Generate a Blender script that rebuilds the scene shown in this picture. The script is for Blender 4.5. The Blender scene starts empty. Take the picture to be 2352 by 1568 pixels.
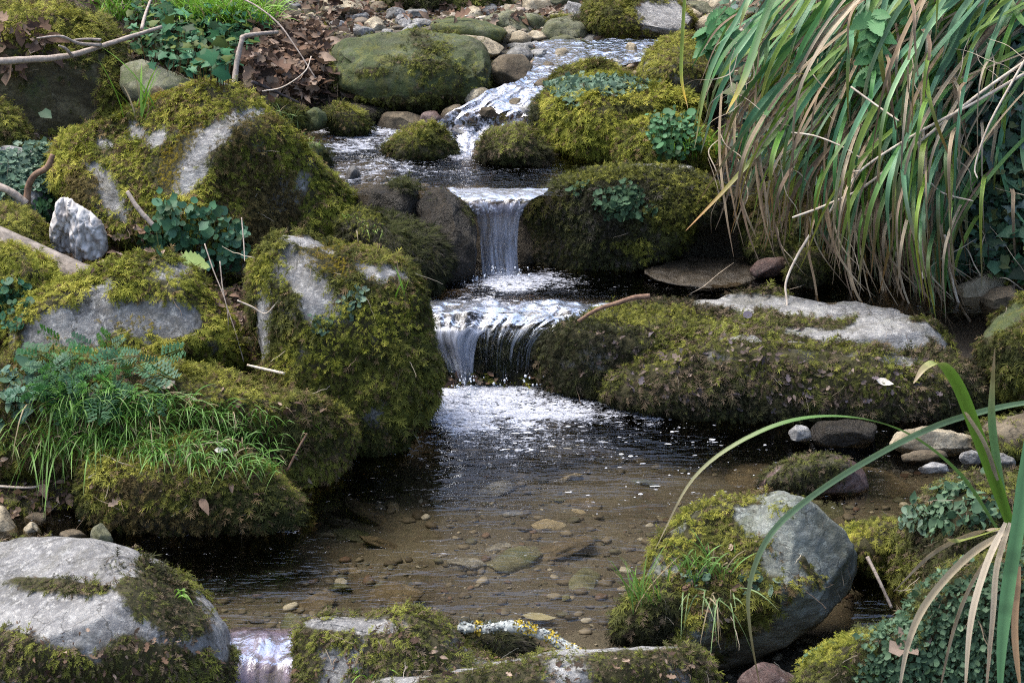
import bpy, bmesh, math, random
import numpy as np
from mathutils import Vector
from mathutils.bvhtree import BVHTree

random.seed(7)
RNG = np.random.default_rng(7)
S = bpy.context.scene
COL = S.collection

# ------------------------------------------------------------------ camera, sky, sun, exposure
PITCH = math.radians(17.0)
HFOV = math.radians(28.0)
CAMH = 1.8
cam_d = bpy.data.cameras.new('camera')
cam = bpy.data.objects.new('camera', cam_d)
COL.objects.link(cam)
cam.location = (0, 0, CAMH)
cam.rotation_euler = (math.pi / 2 - PITCH, 0, 0)
cam_d.sensor_fit = 'HORIZONTAL'
cam_d.angle = HFOV
cam_d.clip_end = 500
cam_d.dof.use_dof = True
cam_d.dof.focus_distance = 5.6
cam_d.dof.aperture_fstop = 22
S.camera = cam

SUN_EL, SUN_AZ = math.radians(66), math.radians(-75)   # azimuth from +Y towards +X
W = bpy.data.worlds.new('World')
S.world = W
W.use_nodes = True
nt = W.node_tree
sky = nt.nodes.new('ShaderNodeTexSky')
sky.sky_type = 'NISHITA'
sky.sun_disc = False
sky.sun_elevation = SUN_EL
sky.sun_rotation = SUN_AZ
sky.air_density = 1.0
sky.dust_density = 4.0
sky.ozone_density = 1.0
bg = nt.nodes['Background']
bg.inputs['Strength'].default_value = 0.15
nt.links.new(sky.outputs[0], bg.inputs['Color'])
sd = bpy.data.lights.new('sun', 'SUN')
sd.energy = 1.5
sd.angle = math.radians(32)
sd.color = (1.0, 0.96, 0.88)
so = bpy.data.objects.new('sun', sd)
COL.objects.link(so)
sv = Vector((math.sin(SUN_AZ) * math.cos(SUN_EL), math.cos(SUN_AZ) * math.cos(SUN_EL), math.sin(SUN_EL)))
so.rotation_euler = sv.to_track_quat('Z', 'Y').to_euler()
so.location = (0, 0, 10)
S.view_settings.view_transform = 'Standard'
S.view_settings.look = 'None'
S.view_settings.exposure = 1.38
S.view_settings.gamma = 1.0
S.cycles.use_denoising = False
S.cycles.filter_width = 1.1
S.cycles.sample_clamp_indirect = 3
S.cycles.max_bounces = 8
S.cycles.diffuse_bounces = 3
S.cycles.transparent_max_bounces = 16
S.cycles.caustics_reflective = False
S.cycles.caustics_refractive = False

# ------------------------------------------------------------------ view geometry helpers
TAN = math.tan(HFOV / 2)
KPX = TAN / 1176.0
RIGHT = np.array([1.0, 0, 0])
FWD = np.array([0, math.cos(PITCH), -math.sin(PITCH)])
UPV = np.array([0, math.sin(PITCH), math.cos(PITCH)])
CPOS = np.array([0, 0, CAMH])


def ray(U, V):
    return FWD + (U - 1176) * KPX * RIGHT + (784 - V) * KPX * UPV


def at(U, V, Y):
    d = ray(U, V)
    return CPOS + d * (Y / d[1])


def atz(U, V, z):
    d = ray(U, V)
    return CPOS + d * ((z - CAMH) / d[2])


def proj(P):
    q = P - CPOS
    f = q @ FWD
    return 1176 + (q @ RIGHT) / f / KPX, 784 - (q @ UPV) / f / KPX


# ------------------------------------------------------------------ noise
def _h(ix, iy, iz, s):
    n = (ix * 374761393 + iy * 668265263 + iz * 2147483647 + s * 1274126177) & 0xFFFFFFFF
    n = ((n ^ (n >> 13)) * 1274126177) & 0xFFFFFFFF
    n = (n ^ (n >> 16)) & 0xFFFFFFFF
    return n.astype(np.float64) / 4294967295.0


def vnoise(P, s=0):
    P = np.asarray(P, float)
    i = np.floor(P).astype(np.int64)
    f = P - i
    f = f * f * (3 - 2 * f)
    r = 0
    for dx in (0, 1):
        wx = f[:, 0] if dx else 1 - f[:, 0]
        for dy in (0, 1):
            wy = f[:, 1] if dy else 1 - f[:, 1]
            for dz in (0, 1):
                wz = f[:, 2] if dz else 1 - f[:, 2]
                r = r + wx * wy * wz * _h(i[:, 0] + dx, i[:, 1] + dy, i[:, 2] + dz, s)
    return r * 2 - 1


def fbm(P, scale, oct=4, s=0, gain=0.5):
    P = np.asarray(P, float) * scale
    a, r = 1.0, 0
    for k in range(oct):
        r = r + a * vnoise(P + 17.3 * k, s + k)
        P = P * 2.03
        a *= gain
    return r


def sstep(a, b, x):
    t = np.clip((x - a) / (b - a), 0, 1)
    return t * t * (3 - 2 * t)


# ------------------------------------------------------------------ mesh helpers
def mesh_obj(name, V, F, mat, parent=None, cols=None, floats=None, uv=None, smooth=True):
    """V (n,3); F (m,3) or (m,4) int array"""
    V = np.asarray(V, np.float32)
    F = np.asarray(F, np.int32)
    me = bpy.data.meshes.new(name)
    k = F.shape[1]
    me.vertices.add(len(V))
    me.vertices.foreach_set('co', V.ravel())
    me.loops.add(F.size)
    me.loops.foreach_set('vertex_index', F.ravel())
    me.polygons.add(len(F))
    me.polygons.foreach_set('loop_start', np.arange(0, F.size, k, dtype=np.int32))
    me.polygons.foreach_set('loop_total', np.full(len(F), k, np.int32))
    if smooth:
        me.polygons.foreach_set('use_smooth', np.ones(len(F), bool))
    if cols is not None:
        a = me.color_attributes.new('col', 'FLOAT_COLOR', 'POINT')
        c = np.ones((len(V), 4), np.float32)
        c[:, :3] = np.clip(cols, 0, 1)
        a.data.foreach_set('color', c.ravel())
    for n, arr in (floats or {}).items():
        a = me.attributes.new(n, 'FLOAT', 'POINT')
        a.data.foreach_set('value', np.asarray(arr, np.float32))
    if uv is not None:
        u = me.uv_layers.new(name='UVMap')
        u.data.foreach_set('uv', np.asarray(uv, np.float32)[F.ravel()].ravel())
    me.update(calc_edges=True)
    me.materials.append(mat)
    o = bpy.data.objects.new(name, me)
    COL.objects.link(o)
    if parent is not None:
        o.parent = parent
    return o


def tag(o, label=None, cat=None, group=None, kind=None):
    if label:
        o['label'] = label
    if cat:
        o['category'] = cat
    if group:
        o['group'] = group
    if kind:
        o['kind'] = kind
    return o


def empty(name, loc=(0, 0, 0)):
    o = bpy.data.objects.new(name, None)
    COL.objects.link(o)
    # children keep world coordinates, so the empty stays at the origin of its parts
    o.empty_display_size = 0.05
    return o


def smooth_path(pts, n=24):
    """Catmull-Rom through 3-D points"""
    P = [np.asarray(p, float) for p in pts]
    P = [2 * P[0] - P[1]] + P + [2 * P[-1] - P[-2]]
    out = []
    segs = len(P) - 3
    for i in range(n + 1):
        t = i / n * segs
        k = min(int(t), segs - 1)
        t -= k
        a, b, c, d = P[k:k + 4]
        out.append(0.5 * ((2 * b) + (c - a) * t + (2 * a - 5 * b + 4 * c - d) * t * t + (3 * b - a - 3 * c + d) * t ** 3))
    return np.array(out)


def vnormals(V, F):
    n = np.cross(V[F[:, 1]] - V[F[:, 0]], V[F[:, 2]] - V[F[:, 0]])
    N = np.zeros_like(V)
    for k in range(F.shape[1]):
        for a in range(3):
            N[:, a] += np.bincount(F[:, k], n[:, a], len(V))
    return N / (np.linalg.norm(N, axis=1, keepdims=True) + 1e-12)


_ico = {}


def ico(sub):
    if sub not in _ico:
        bm = bmesh.new()
        bmesh.ops.create_icosphere(bm, subdivisions=sub, radius=1)
        v = np.array([x.co[:] for x in bm.verts])
        f = np.array([[q.index for q in p.verts] for p in bm.faces])
        bm.free()
        _ico[sub] = (v / np.linalg.norm(v, axis=1, keepdims=True), f)
    return _ico[sub]


# ------------------------------------------------------------------ materials
def newmat(name):
    m = bpy.data.materials.new(name)
    m.use_nodes = True
    n = m.node_tree.nodes
    for x in list(n):
        n.remove(x)
    return m, n, m.node_tree.links


def ramp(n, l, src, stops, interp='LINEAR'):
    r = n.new('ShaderNodeValToRGB')
    r.color_ramp.interpolation = interp
    while len(r.color_ramp.elements) < len(stops):
        r.color_ramp.elements.new(0.5)
    for e, (p, c) in zip(r.color_ramp.elements, stops):
        e.position = p
        e.color = (c[0], c[1], c[2], 1) if not isinstance(c, float) else (c, c, c, 1)
    l.new(src, r.inputs[0])
    return r.outputs[0]


def noise_n(n, l, vec, scale, detail=6, rough=0.6, dist=0.0):
    t = n.new('ShaderNodeTexNoise')
    t.inputs['Scale'].default_value = scale
    t.inputs['Detail'].default_value = detail
    t.inputs['Roughness'].default_value = rough
    t.inputs['Distortion'].default_value = dist
    l.new(vec, t.inputs['Vector'])
    return t.outputs[0]


def mixc(n, l, fac, a, b):
    m = n.new('ShaderNodeMix')
    m.data_type = 'RGBA'
    if isinstance(fac, float):
        m.inputs[0].default_value = fac
    else:
        l.new(fac, m.inputs[0])
    for k, c in ((6, a), (7, b)):
        if isinstance(c, tuple):
            m.inputs[k].default_value = (*c, 1)
        else:
            l.new(c, m.inputs[k])
    return m.outputs[2]


def math_n(n, l, op, a, b=0.0, clamp=False):
    m = n.new('ShaderNodeMath')
    m.operation = op
    m.use_clamp = clamp
    for k, c in ((0, a), (1, b)):
        if isinstance(c, (int, float)):
            m.inputs[k].default_value = c
        else:
            l.new(c, m.inputs[k])
    return m.outputs[0]


def rock_mat(name, c1, c2, c3, spot=(0.5, 0.5, 0.45), spots=0.5, algae=0.0, rough=0.85, wetness=1.0, bump=0.5,
             under=(0.035, 0.032, 0.010), strata=0.0):
    """c1/c2/c3 stone tones; spot = pale crustose lichen; algae = thin green film"""
    m, n, l = newmat(name)
    g = n.new('ShaderNodeNewGeometry')
    pos = g.outputs['Position']
    mp = n.new('ShaderNodeMapping')
    l.new(pos, mp.inputs[0])
    mp.inputs['Scale'].default_value = (1, 1, 1 + strata)
    mp.inputs['Rotation'].default_value = (0.25, 0.15, 0.1)
    p = mp.outputs[0]
    a = noise_n(n, l, p, 9, 8, 0.65, 0.3)
    base = ramp(n, l, a, [(0.3, c1), (0.5, c2), (0.68, c3)])
    b = noise_n(n, l, p, 42, 6, 0.7, 0.6)
    base = mixc(n, l, ramp(n, l, b, [(0.4, 0.0), (0.7, 0.55)]), base, tuple(x * 0.45 for x in c1))
    s = noise_n(n, l, p, 60, 8, 0.8, 0.15)
    sf = ramp(n, l, s, [(0.60 - 0.16 * spots, 0.0), (0.70 - 0.12 * spots, 0.85)])
    base = mixc(n, l, sf, base, spot)
    if algae > 0:
        q = noise_n(n, l, pos, 11, 6, 0.7, 0.5)
        af = ramp(n, l, q, [(0.62 - 0.3 * algae, 0.0), (0.8 - 0.3 * algae, 0.9)])
        base = mixc(n, l, af, base, (0.055, 0.075, 0.022))
        q2 = noise_n(n, l, pos, 19, 5, 0.7, 0.5)
        base = mixc(n, l, ramp(n, l, q2, [(0.5, 0.0), (0.62, 0.7 * algae)]), base, (0.12, 0.12, 0.02))
    vc = n.new('ShaderNodeTexVoronoi')
    vc.feature = 'DISTANCE_TO_EDGE'
    vc.inputs['Scale'].default_value = 4.5
    wc_ = n.new('ShaderNodeVectorMath')
    wc_.operation = 'ADD'
    nc_ = n.new('ShaderNodeTexNoise')
    nc_.inputs['Scale'].default_value = 7
    nc_.inputs['Detail'].default_value = 7
    l.new(p, nc_.inputs['Vector'])
    sc_ = n.new('ShaderNodeVectorMath')
    sc_.operation = 'SCALE'
    sc_.inputs['Scale'].default_value = 0.5
    l.new(nc_.outputs['Color'], sc_.inputs[0])
    l.new(p, wc_.inputs[0])
    l.new(sc_.outputs[0], wc_.inputs[1])
    l.new(wc_.outputs[0], vc.inputs['Vector'])
    crk = ramp(n, l, vc.outputs['Distance'], [(0.0, 0.8), (0.018, 0.0)])
    base = mixc(n, l, crk, base, (0.03, 0.028, 0.022))
    st_ = noise_n(n, l, pos, 5.5, 7, 0.72, 1.2)
    base = mixc(n, l, ramp(n, l, st_, [(0.50, 0.0), (0.62, 0.55)]), base, tuple(x * 0.7 for x in (c1[0] * 1.1, c1[1] * 1.05, c1[2] * 0.8)))
    at_ = n.new('ShaderNodeAttribute')
    at_.attribute_name = 'moss'
    uf = noise_n(n, l, pos, 60, 4, 0.7)
    uc = mixc(n, l, uf, tuple(x * 0.6 for x in under), tuple(x * 1.6 for x in under))
    base = mixc(n, l, at_.outputs['Fac'], base, uc)
    aw = n.new('ShaderNodeAttribute')
    aw.attribute_name = 'wet'
    wf = math_n(n, l, 'MULTIPLY', aw.outputs['Fac'], wetness)
    base = mixc(n, l, math_n(n, l, 'MULTIPLY', wf, 0.75), base, (0.02, 0.017, 0.014))
    bs = n.new('ShaderNodeBsdfPrincipled')
    l.new(base, bs.inputs['Base Color'])
    rr = n.new('ShaderNodeMapRange')
    l.new(wf, rr.inputs[0])
    rr.inputs[3].default_value = rough
    rr.inputs[4].default_value = 0.3
    l.new(rr.outputs[0], bs.inputs['Roughness'])
    bs.inputs['Specular IOR Level'].default_value = 0.4
    bh = noise_n(n, l, p, 25, 10, 0.72, 0.4)
    bu = n.new('ShaderNodeBump')
    bu.inputs['Strength'].default_value = bump
    bu.inputs['Distance'].default_value = 0.045
    l.new(bh, bu.inputs['Height'])
    vo = n.new('ShaderNodeTexVoronoi')
    vo.feature = 'DISTANCE_TO_EDGE'
    vo.inputs['Scale'].default_value = 11
    wv = n.new('ShaderNodeVectorMath')
    wv.operation = 'ADD'
    l.new(p, wv.inputs[0])
    nv = n.new('ShaderNodeTexNoise')
    nv.inputs['Scale'].default_value = 14
    nv.inputs['Detail'].default_value = 4
    l.new(p, nv.inputs['Vector'])
    sc = n.new('ShaderNodeVectorMath')
    sc.operation = 'SCALE'
    sc.inputs['Scale'].default_value = 0.12
    l.new(nv.outputs['Color'], sc.inputs[0])
    l.new(sc.outputs[0], wv.inputs[1])
    l.new(wv.outputs[0], vo.inputs['Vector'])
    cr = ramp(n, l, vo.outputs['Distance'], [(0.0, 0.0), (0.035, 1.0)])
    b2 = n.new('ShaderNodeBump')
    b2.inputs['Strength'].default_value = bump * 0.3
    b2.inputs['Distance'].default_value = 0.006
    l.new(cr, b2.inputs['Height'])
    l.new(bu.outputs[0], b2.inputs['Normal'])
    l.new(b2.outputs[0], bs.inputs['Normal'])
    o = n.new('ShaderNodeOutputMaterial')
    l.new(bs.outputs[0], o.inputs[0])
    return m


def leaf_mat(name, rough=0.6, spec=0.3, trans=0.25, vary=0.25):
    m, n, l = newmat(name)
    a = n.new('ShaderNodeAttribute')
    a.attribute_name = 'col'
    g = n.new('ShaderNodeNewGeometry')
    t = noise_n(n, l, g.outputs['Position'], 90, 3, 0.6)
    c = mixc(n, l, ramp(n, l, t, [(0.35, vary), (0.65, 0.0)]), a.outputs['Color'], (0.03, 0.025, 0.01))
    bs = n.new('ShaderNodeBsdfPrincipled')
    l.new(c, bs.inputs['Base Color'])
    bs.inputs['Roughness'].default_value = rough
    bs.inputs['Specular IOR Level'].default_value = spec
    tr = n.new('ShaderNodeBsdfTranslucent')
    l.new(c, tr.inputs['Color'])
    mx = n.new('ShaderNodeMixShader')
    mx.inputs[0].default_value = trans
    l.new(bs.outputs[0], mx.inputs[1])
    l.new(tr.outputs[0], mx.inputs[2])
    o = n.new('ShaderNodeOutputMaterial')
    l.new(mx.outputs[0], o.inputs[0])
    return m


def bark_mat(name, c1, c2, scale=60, spotc=None):
    m, n, l = newmat(name)
    g = n.new('ShaderNodeNewGeometry')
    t = noise_n(n, l, g.outputs['Position'], scale, 7, 0.7, 0.8)
    c = ramp(n, l, t, [(0.35, c1), (0.65, c2)])
    if spotc:
        t2 = noise_n(n, l, g.outputs['Position'], 34, 4, 0.6, 0.5)
        c = mixc(n, l, ramp(n, l, t2, [(0.5, 0.0), (0.54, 1.0)]), c, spotc)
    bs = n.new('ShaderNodeBsdfPrincipled')
    l.new(c, bs.inputs['Base Color'])
    bs.inputs['Roughness'].default_value = 0.85
    bu = n.new('ShaderNodeBump')
    bu.inputs['Strength'].default_value = 0.6
    bu.inputs['Distance'].default_value = 0.004
    l.new(t, bu.inputs['Height'])
    l.new(bu.outputs[0], bs.inputs['Normal'])
    o = n.new('ShaderNodeOutputMaterial')
    l.new(bs.outputs[0], o.inputs[0])
    return m


def water_mat(name, tint=(0.78, 0.74, 0.62), bump=0.25, bscale=28, foamscale=70, foamcol=(0.66, 0.70, 0.80), ior=1.33, stretch=1.0, grough=0.06):
    m, n, l = newmat(name)
    g = n.new('ShaderNodeNewGeometry')
    mp = n.new('ShaderNodeMapping')
    mp.inputs['Scale'].default_value = (1.0, stretch, 1.0)
    l.new(g.outputs['Position'], mp.inputs[0])
    p = mp.outputs[0]
    h1 = noise_n(n, l, p, bscale, 3, 0.55, 0.6)
    h2 = noise_n(n, l, p, bscale * 4, 2, 0.5, 0.4)
    tb = n.new('ShaderNodeAttribute')
    tb.attribute_name = 'turb'
    hh = math_n(n, l, 'ADD', h1, math_n(n, l, 'MULTIPLY', h2, 0.3))
    hh = math_n(n, l, 'MULTIPLY', hh, tb.outputs['Fac'])
    bu = n.new('ShaderNodeBump')
    bu.inputs['Strength'].default_value = bump
    bu.inputs['Distance'].default_value = 0.03
    l.new(hh, bu.inputs['Height'])
    fr = n.new('ShaderNodeFresnel')
    fr.inputs['IOR'].default_value = ior
    l.new(bu.outputs[0], fr.inputs['Normal'])
    tr = n.new('ShaderNodeBsdfTransparent')
    tr.inputs[0].default_value = (*tint, 1)
    gl = n.new('ShaderNodeBsdfGlossy')
    gl.inputs['Color'].default_value = (0.95, 0.97, 1.0, 1)
    gl.inputs['Roughness'].default_value = 0.06
    l.new(bu.outputs[0], gl.inputs['Normal'])
    gl.inputs['Roughness'].default_value = grough
    mx = n.new('ShaderNodeMixShader')
    l.new(fr.outputs[0], mx.inputs[0])
    l.new(tr.outputs[0], mx.inputs[1])
    l.new(gl.outputs[0], mx.inputs[2])
    fo = n.new('ShaderNodeAttribute')
    fo.attribute_name = 'foam'
    fn = noise_n(n, l, p, foamscale, 6, 0.7, 1.2)
    mp3 = n.new('ShaderNodeMapping')
    mp3.inputs['Scale'].default_value = (1.0, 1.5, 1.0)
    l.new(g.outputs['Position'], mp3.inputs[0])
    fl = noise_n(n, l, mp3.outputs[0], foamscale * 0.22, 3, 0.6, 0.8)
    fn = noise_n(n, l, mp3.outputs[0], foamscale, 5, 0.7, 1.0)
    f2 = math_n(n, l, 'MULTIPLY', math_n(n, l, 'SUBTRACT', fn, 0.5), 2.6)
    f3 = math_n(n, l, 'MULTIPLY', math_n(n, l, 'SUBTRACT', fl, 0.5), 1.4)
    ff = math_n(n, l, 'ADD', math_n(n, l, 'ADD', f2, f3), fo.outputs['Fac'])
    ff = math_n(n, l, 'SUBTRACT', ff, 0.5)
    ff = math_n(n, l, 'MULTIPLY', ff, 3.0, True)
    df = n.new('ShaderNodeBsdfPrincipled')
    fcn = noise_n(n, l, mp3.outputs[0], foamscale * 1.6, 4, 0.75, 0.8)
    fc = ramp(n, l, fcn, [(0.38, tuple(x * 0.28 for x in foamcol)), (0.52, tuple(x * 0.65 for x in foamcol)), (0.62, foamcol)])
    l.new(fc, df.inputs['Base Color'])
    df.inputs['Roughness'].default_value = 0.35
    l.new(bu.outputs[0], df.inputs['Normal'])
    m2 = n.new('ShaderNodeMixShader')
    l.new(ff, m2.inputs[0])
    l.new(mx.outputs[0], m2.inputs[1])
    l.new(df.outputs[0], m2.inputs[2])
    fd = n.new('ShaderNodeAttribute')
    fd.attribute_name = 'fade'
    t3 = n.new('ShaderNodeBsdfTransparent')
    m3 = n.new('ShaderNodeMixShader')
    ef = math_n(n, l, 'ADD', fd.outputs['Fac'], math_n(n, l, 'MULTIPLY', fn, 0.6))
    l.new(math_n(n, l, 'MULTIPLY', math_n(n, l, 'SUBTRACT', ef, 0.75), 4.0, True), m3.inputs[0])
    l.new(m2.outputs[0], m3.inputs[1])
    l.new(t3.outputs[0], m3.inputs[2])
    o = n.new('ShaderNodeOutputMaterial')
    l.new(m3.outputs[0], o.inputs[0])
    return m


def fall_mat(name, lo=0.15, hi=0.85, col=(0.62, 0.68, 0.80), su=26, sv=2.2, thr=(0.42, 0.68), ior=1.30):
    m, n, l = newmat(name)
    u = n.new('ShaderNodeUVMap')
    mp = n.new('ShaderNodeMapping')
    mp.inputs['Scale'].default_value = (su, sv, 1)
    l.new(u.outputs[0], mp.inputs[0])
    t = noise_n(n, l, mp.outputs[0], 1.0, 5, 0.6, 0.9)
    mp2 = n.new('ShaderNodeMapping')
    mp2.inputs['Scale'].default_value = (su * 2.2, sv * 1.6, 1)
    l.new(u.outputs[0], mp2.inputs[0])
    t2 = noise_n(n, l, mp2.outputs[0], 1.0, 4, 0.6, 0.6)
    bu = n.new('ShaderNodeBump')
    bu.inputs['Strength'].default_value = 0.8
    bu.inputs['Distance'].default_value = 0.012
    l.new(math_n(n, l, 'ADD', t, math_n(n, l, 'MULTIPLY', t2, 0.4)), bu.inputs['Height'])
    ed = n.new('ShaderNodeAttribute')
    ed.attribute_name = 'foam'
    v = math_n(n, l, 'ADD', math_n(n, l, 'MULTIPLY', t, 0.6), math_n(n, l, 'MULTIPLY', t2, 0.4))
    v = math_n(n, l, 'ADD', v, ed.outputs['Fac'])
    fac = n.new('ShaderNodeMapRange')
    l.new(v, fac.inputs[0])
    fac.inputs[1].default_value = thr[0]
    fac.inputs[2].default_value = thr[1]
    fac.inputs[3].default_value = lo
    fac.inputs[4].default_value = hi
    tr = n.new('ShaderNodeBsdfTransparent')
    tr.inputs[0].default_value = (0.82, 0.86, 0.88, 1)
    gl = n.new('ShaderNodeBsdfGlossy')
    gl.inputs['Roughness'].default_value = 0.18
    gl.inputs['Color'].default_value = (0.8, 0.86, 0.95, 1)
    l.new(bu.outputs[0], gl.inputs['Normal'])
    fr = n.new('ShaderNodeFresnel')
    fr.inputs['IOR'].default_value = ior
    l.new(bu.outputs[0], fr.inputs['Normal'])
    mx = n.new('ShaderNodeMixShader')
    l.new(fr.outputs[0], mx.inputs[0])
    l.new(tr.outputs[0], mx.inputs[1])
    l.new(gl.outputs[0], mx.inputs[2])
    df = n.new('ShaderNodeBsdfPrincipled')
    cc = ramp(n, l, t2, [(0.35, tuple(x * 0.45 for x in col)), (0.6, col)])
    l.new(cc, df.inputs['Base Color'])
    df.inputs['Roughness'].default_value = 0.25
    l.new(bu.outputs[0], df.inputs['Normal'])
    m2 = n.new('ShaderNodeMixShader')
    l.new(fac.outputs[0], m2.inputs[0])
    l.new(mx.outputs[0], m2.inputs[1])
    l.new(df.outputs[0], m2.inputs[2])
    fd = n.new('ShaderNodeAttribute')
    fd.attribute_name = 'fade'
    t3 = n.new('ShaderNodeBsdfTransparent')
    m3 = n.new('ShaderNodeMixShader')
    ef = math_n(n, l, 'MULTIPLY', math_n(n, l, 'SUBTRACT', math_n(n, l, 'ADD', fd.outputs['Fac'], t), 0.62), 4.0, True)
    l.new(ef, m3.inputs[0])
    l.new(m2.outputs[0], m3.inputs[1])
    l.new(t3.outputs[0], m3.inputs[2])
    o = n.new('ShaderNodeOutputMaterial')
    l.new(m3.outputs[0], o.inputs[0])
    return m


def ground_mat():
    m, n, l = newmat('ground')
    g = n.new('ShaderNodeNewGeometry')
    p = g.outputs['Position']
    a = noise_n(n, l, p, 7, 8, 0.7, 0.4)
    c = ramp(n, l, a, [(0.3, (0.022, 0.016, 0.010)), (0.5, (0.05, 0.036, 0.022)), (0.68, (0.085, 0.065, 0.040))])
    b = noise_n(n, l, p, 55, 6, 0.75, 0.5)
    c = mixc(n, l, ramp(n, l, b, [(0.52, 0.0), (0.66, 0.8)]), c, (0.14, 0.11, 0.08))
    q = noise_n(n, l, p, 2.6, 5, 0.7)
    c = mixc(n, l, ramp(n, l, q, [(0.5, 0.0), (0.62, 0.6)]), c, (0.05, 0.06, 0.015))
    gv = n.new('ShaderNodeAttribute')
    gv.attribute_name = 'bed'
    v = n.new('ShaderNodeTexVoronoi')
    v.inputs['Scale'].default_value = 55
    l.new(p, v.inputs['Vector'])
    hs = ramp(n, l, v.outputs['Color'], [(0.0, (0.030, 0.020, 0.012)), (0.35, (0.075, 0.055, 0.034)), (0.7, (0.05, 0.048, 0.028)), (1.0, (0.16, 0.13, 0.09))])
    big = noise_n(n, l, p, 4, 5, 0.65, 0.5)
    bd = mixc(n, l, ramp(n, l, big, [(0.36, 0.05), (0.56, 0.85)]), hs, (0.125, 0.112, 0.082))
    big2 = noise_n(n, l, p, 2.2, 6, 0.65, 0.8)
    bd = mixc(n, l, ramp(n, l, big2, [(0.45, 0.0), (0.62, 0.7)]), bd, (0.045, 0.036, 0.026))
    c = mixc(n, l, gv.outputs['Fac'], c, bd)
    bs = n.new('ShaderNodeBsdfPrincipled')
    l.new(c, bs.inputs['Base Color'])
    bs.inputs['Roughness'].default_value = 0.9
    bu = n.new('ShaderNodeBump')
    bu.inputs['Strength'].default_value = 0.7
    bu.inputs['Distance'].default_value = 0.02
    l.new(math_n(n, l, 'ADD', b, a), bu.inputs['Height'])
    l.new(bu.outputs[0], bs.inputs['Normal'])
    o = n.new('ShaderNodeOutputMaterial')
    l.new(bs.outputs[0], o.inputs[0])
    return m


M = dict(
    grey=rock_mat('grey_stone', (0.10, 0.10, 0.10), (0.20, 0.20, 0.20), (0.32, 0.32, 0.31), (0.44, 0.44, 0.42), 0.6),
    pale=rock_mat('pale_stone', (0.12, 0.12, 0.12), (0.25, 0.25, 0.25), (0.40, 0.40, 0.38), (0.52, 0.52, 0.49), 0.5, strata=1.2, algae=0.15),
    cream=rock_mat('cream_stone', (0.18, 0.15, 0.10), (0.34, 0.29, 0.20), (0.50, 0.45, 0.34), (0.58, 0.54, 0.40), 0.3),
    brown=rock_mat('brown_stone', (0.06, 0.045, 0.028), (0.12, 0.095, 0.06), (0.20, 0.165, 0.11), (0.26, 0.22, 0.14), 0.2),
    olive=rock_mat('olive_stone', (0.065, 0.07, 0.045), (0.14, 0.145, 0.09), (0.25, 0.25, 0.18), (0.30, 0.30, 0.2), 0.2, algae=0.4),
    greygreen=rock_mat('grey_green_stone', (0.09, 0.10, 0.09), (0.17, 0.185, 0.165), (0.29, 0.31, 0.28), (0.36, 0.40, 0.36), 0.5, algae=0.2, strata=1.0),
    green=rock_mat('algae_stone', (0.05, 0.06, 0.035), (0.10, 0.11, 0.07), (0.21, 0.215, 0.15), (0.25, 0.26, 0.19), 0.2, algae=0.95),
    dark=rock_mat('dark_wet_stone', (0.018, 0.015, 0.012), (0.04, 0.034, 0.024), (0.075, 0.06, 0.04), (0.10, 0.09, 0.06), 0.0, rough=0.35, bump=0.9),
    red=rock_mat('red_stone', (0.055, 0.03, 0.026), (0.10, 0.06, 0.052), (0.20, 0.155, 0.145), (0.3, 0.26, 0.25), 0.1, rough=0.5),
    cave=rock_mat('cave_stone', (0.035, 0.03, 0.016), (0.10, 0.085, 0.042), (0.24, 0.21, 0.12), (0.34, 0.31, 0.2), 0.1, algae=0.25),
)
MOSS = leaf_mat('moss_fronds', 0.75, 0.15, 0.3, 0.15)
LEAF = leaf_mat('green_leaves', 0.5, 0.2, 0.25, 0.12)
DEAD = leaf_mat('dead_leaves', 0.8, 0.15, 0.15, 0.2)
BLADE = leaf_mat('sedge_blades', 0.45, 0.3, 0.25, 0.1)
PEB = leaf_mat('pebble_stone', 0.7, 0.3, 0.0, 0.35)
GROUND = ground_mat()

# ------------------------------------------------------------------ ground: one sheet, stepped stream bed between banks
ZL, ZM, ZU = 0.0, 0.18, 0.41          # surfaces of the lower, middle and upper pool


def ip(y, tab):
    return np.interp(y, [t[0] for t in tab], [t[1] for t in tab])


def bed(y):
    return ip(y, [(-20, -0.9), (3.45, -0.5), (3.8, -0.13), (5.35, -0.15), (5.5, 0.07), (6.28, 0.08), (6.42, 0.33), (6.95, 0.34),
                  (7.3, 0.42), (7.8, 0.54), (9, 0.62), (9.6, 0.75), (60, 30.0)])


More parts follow.
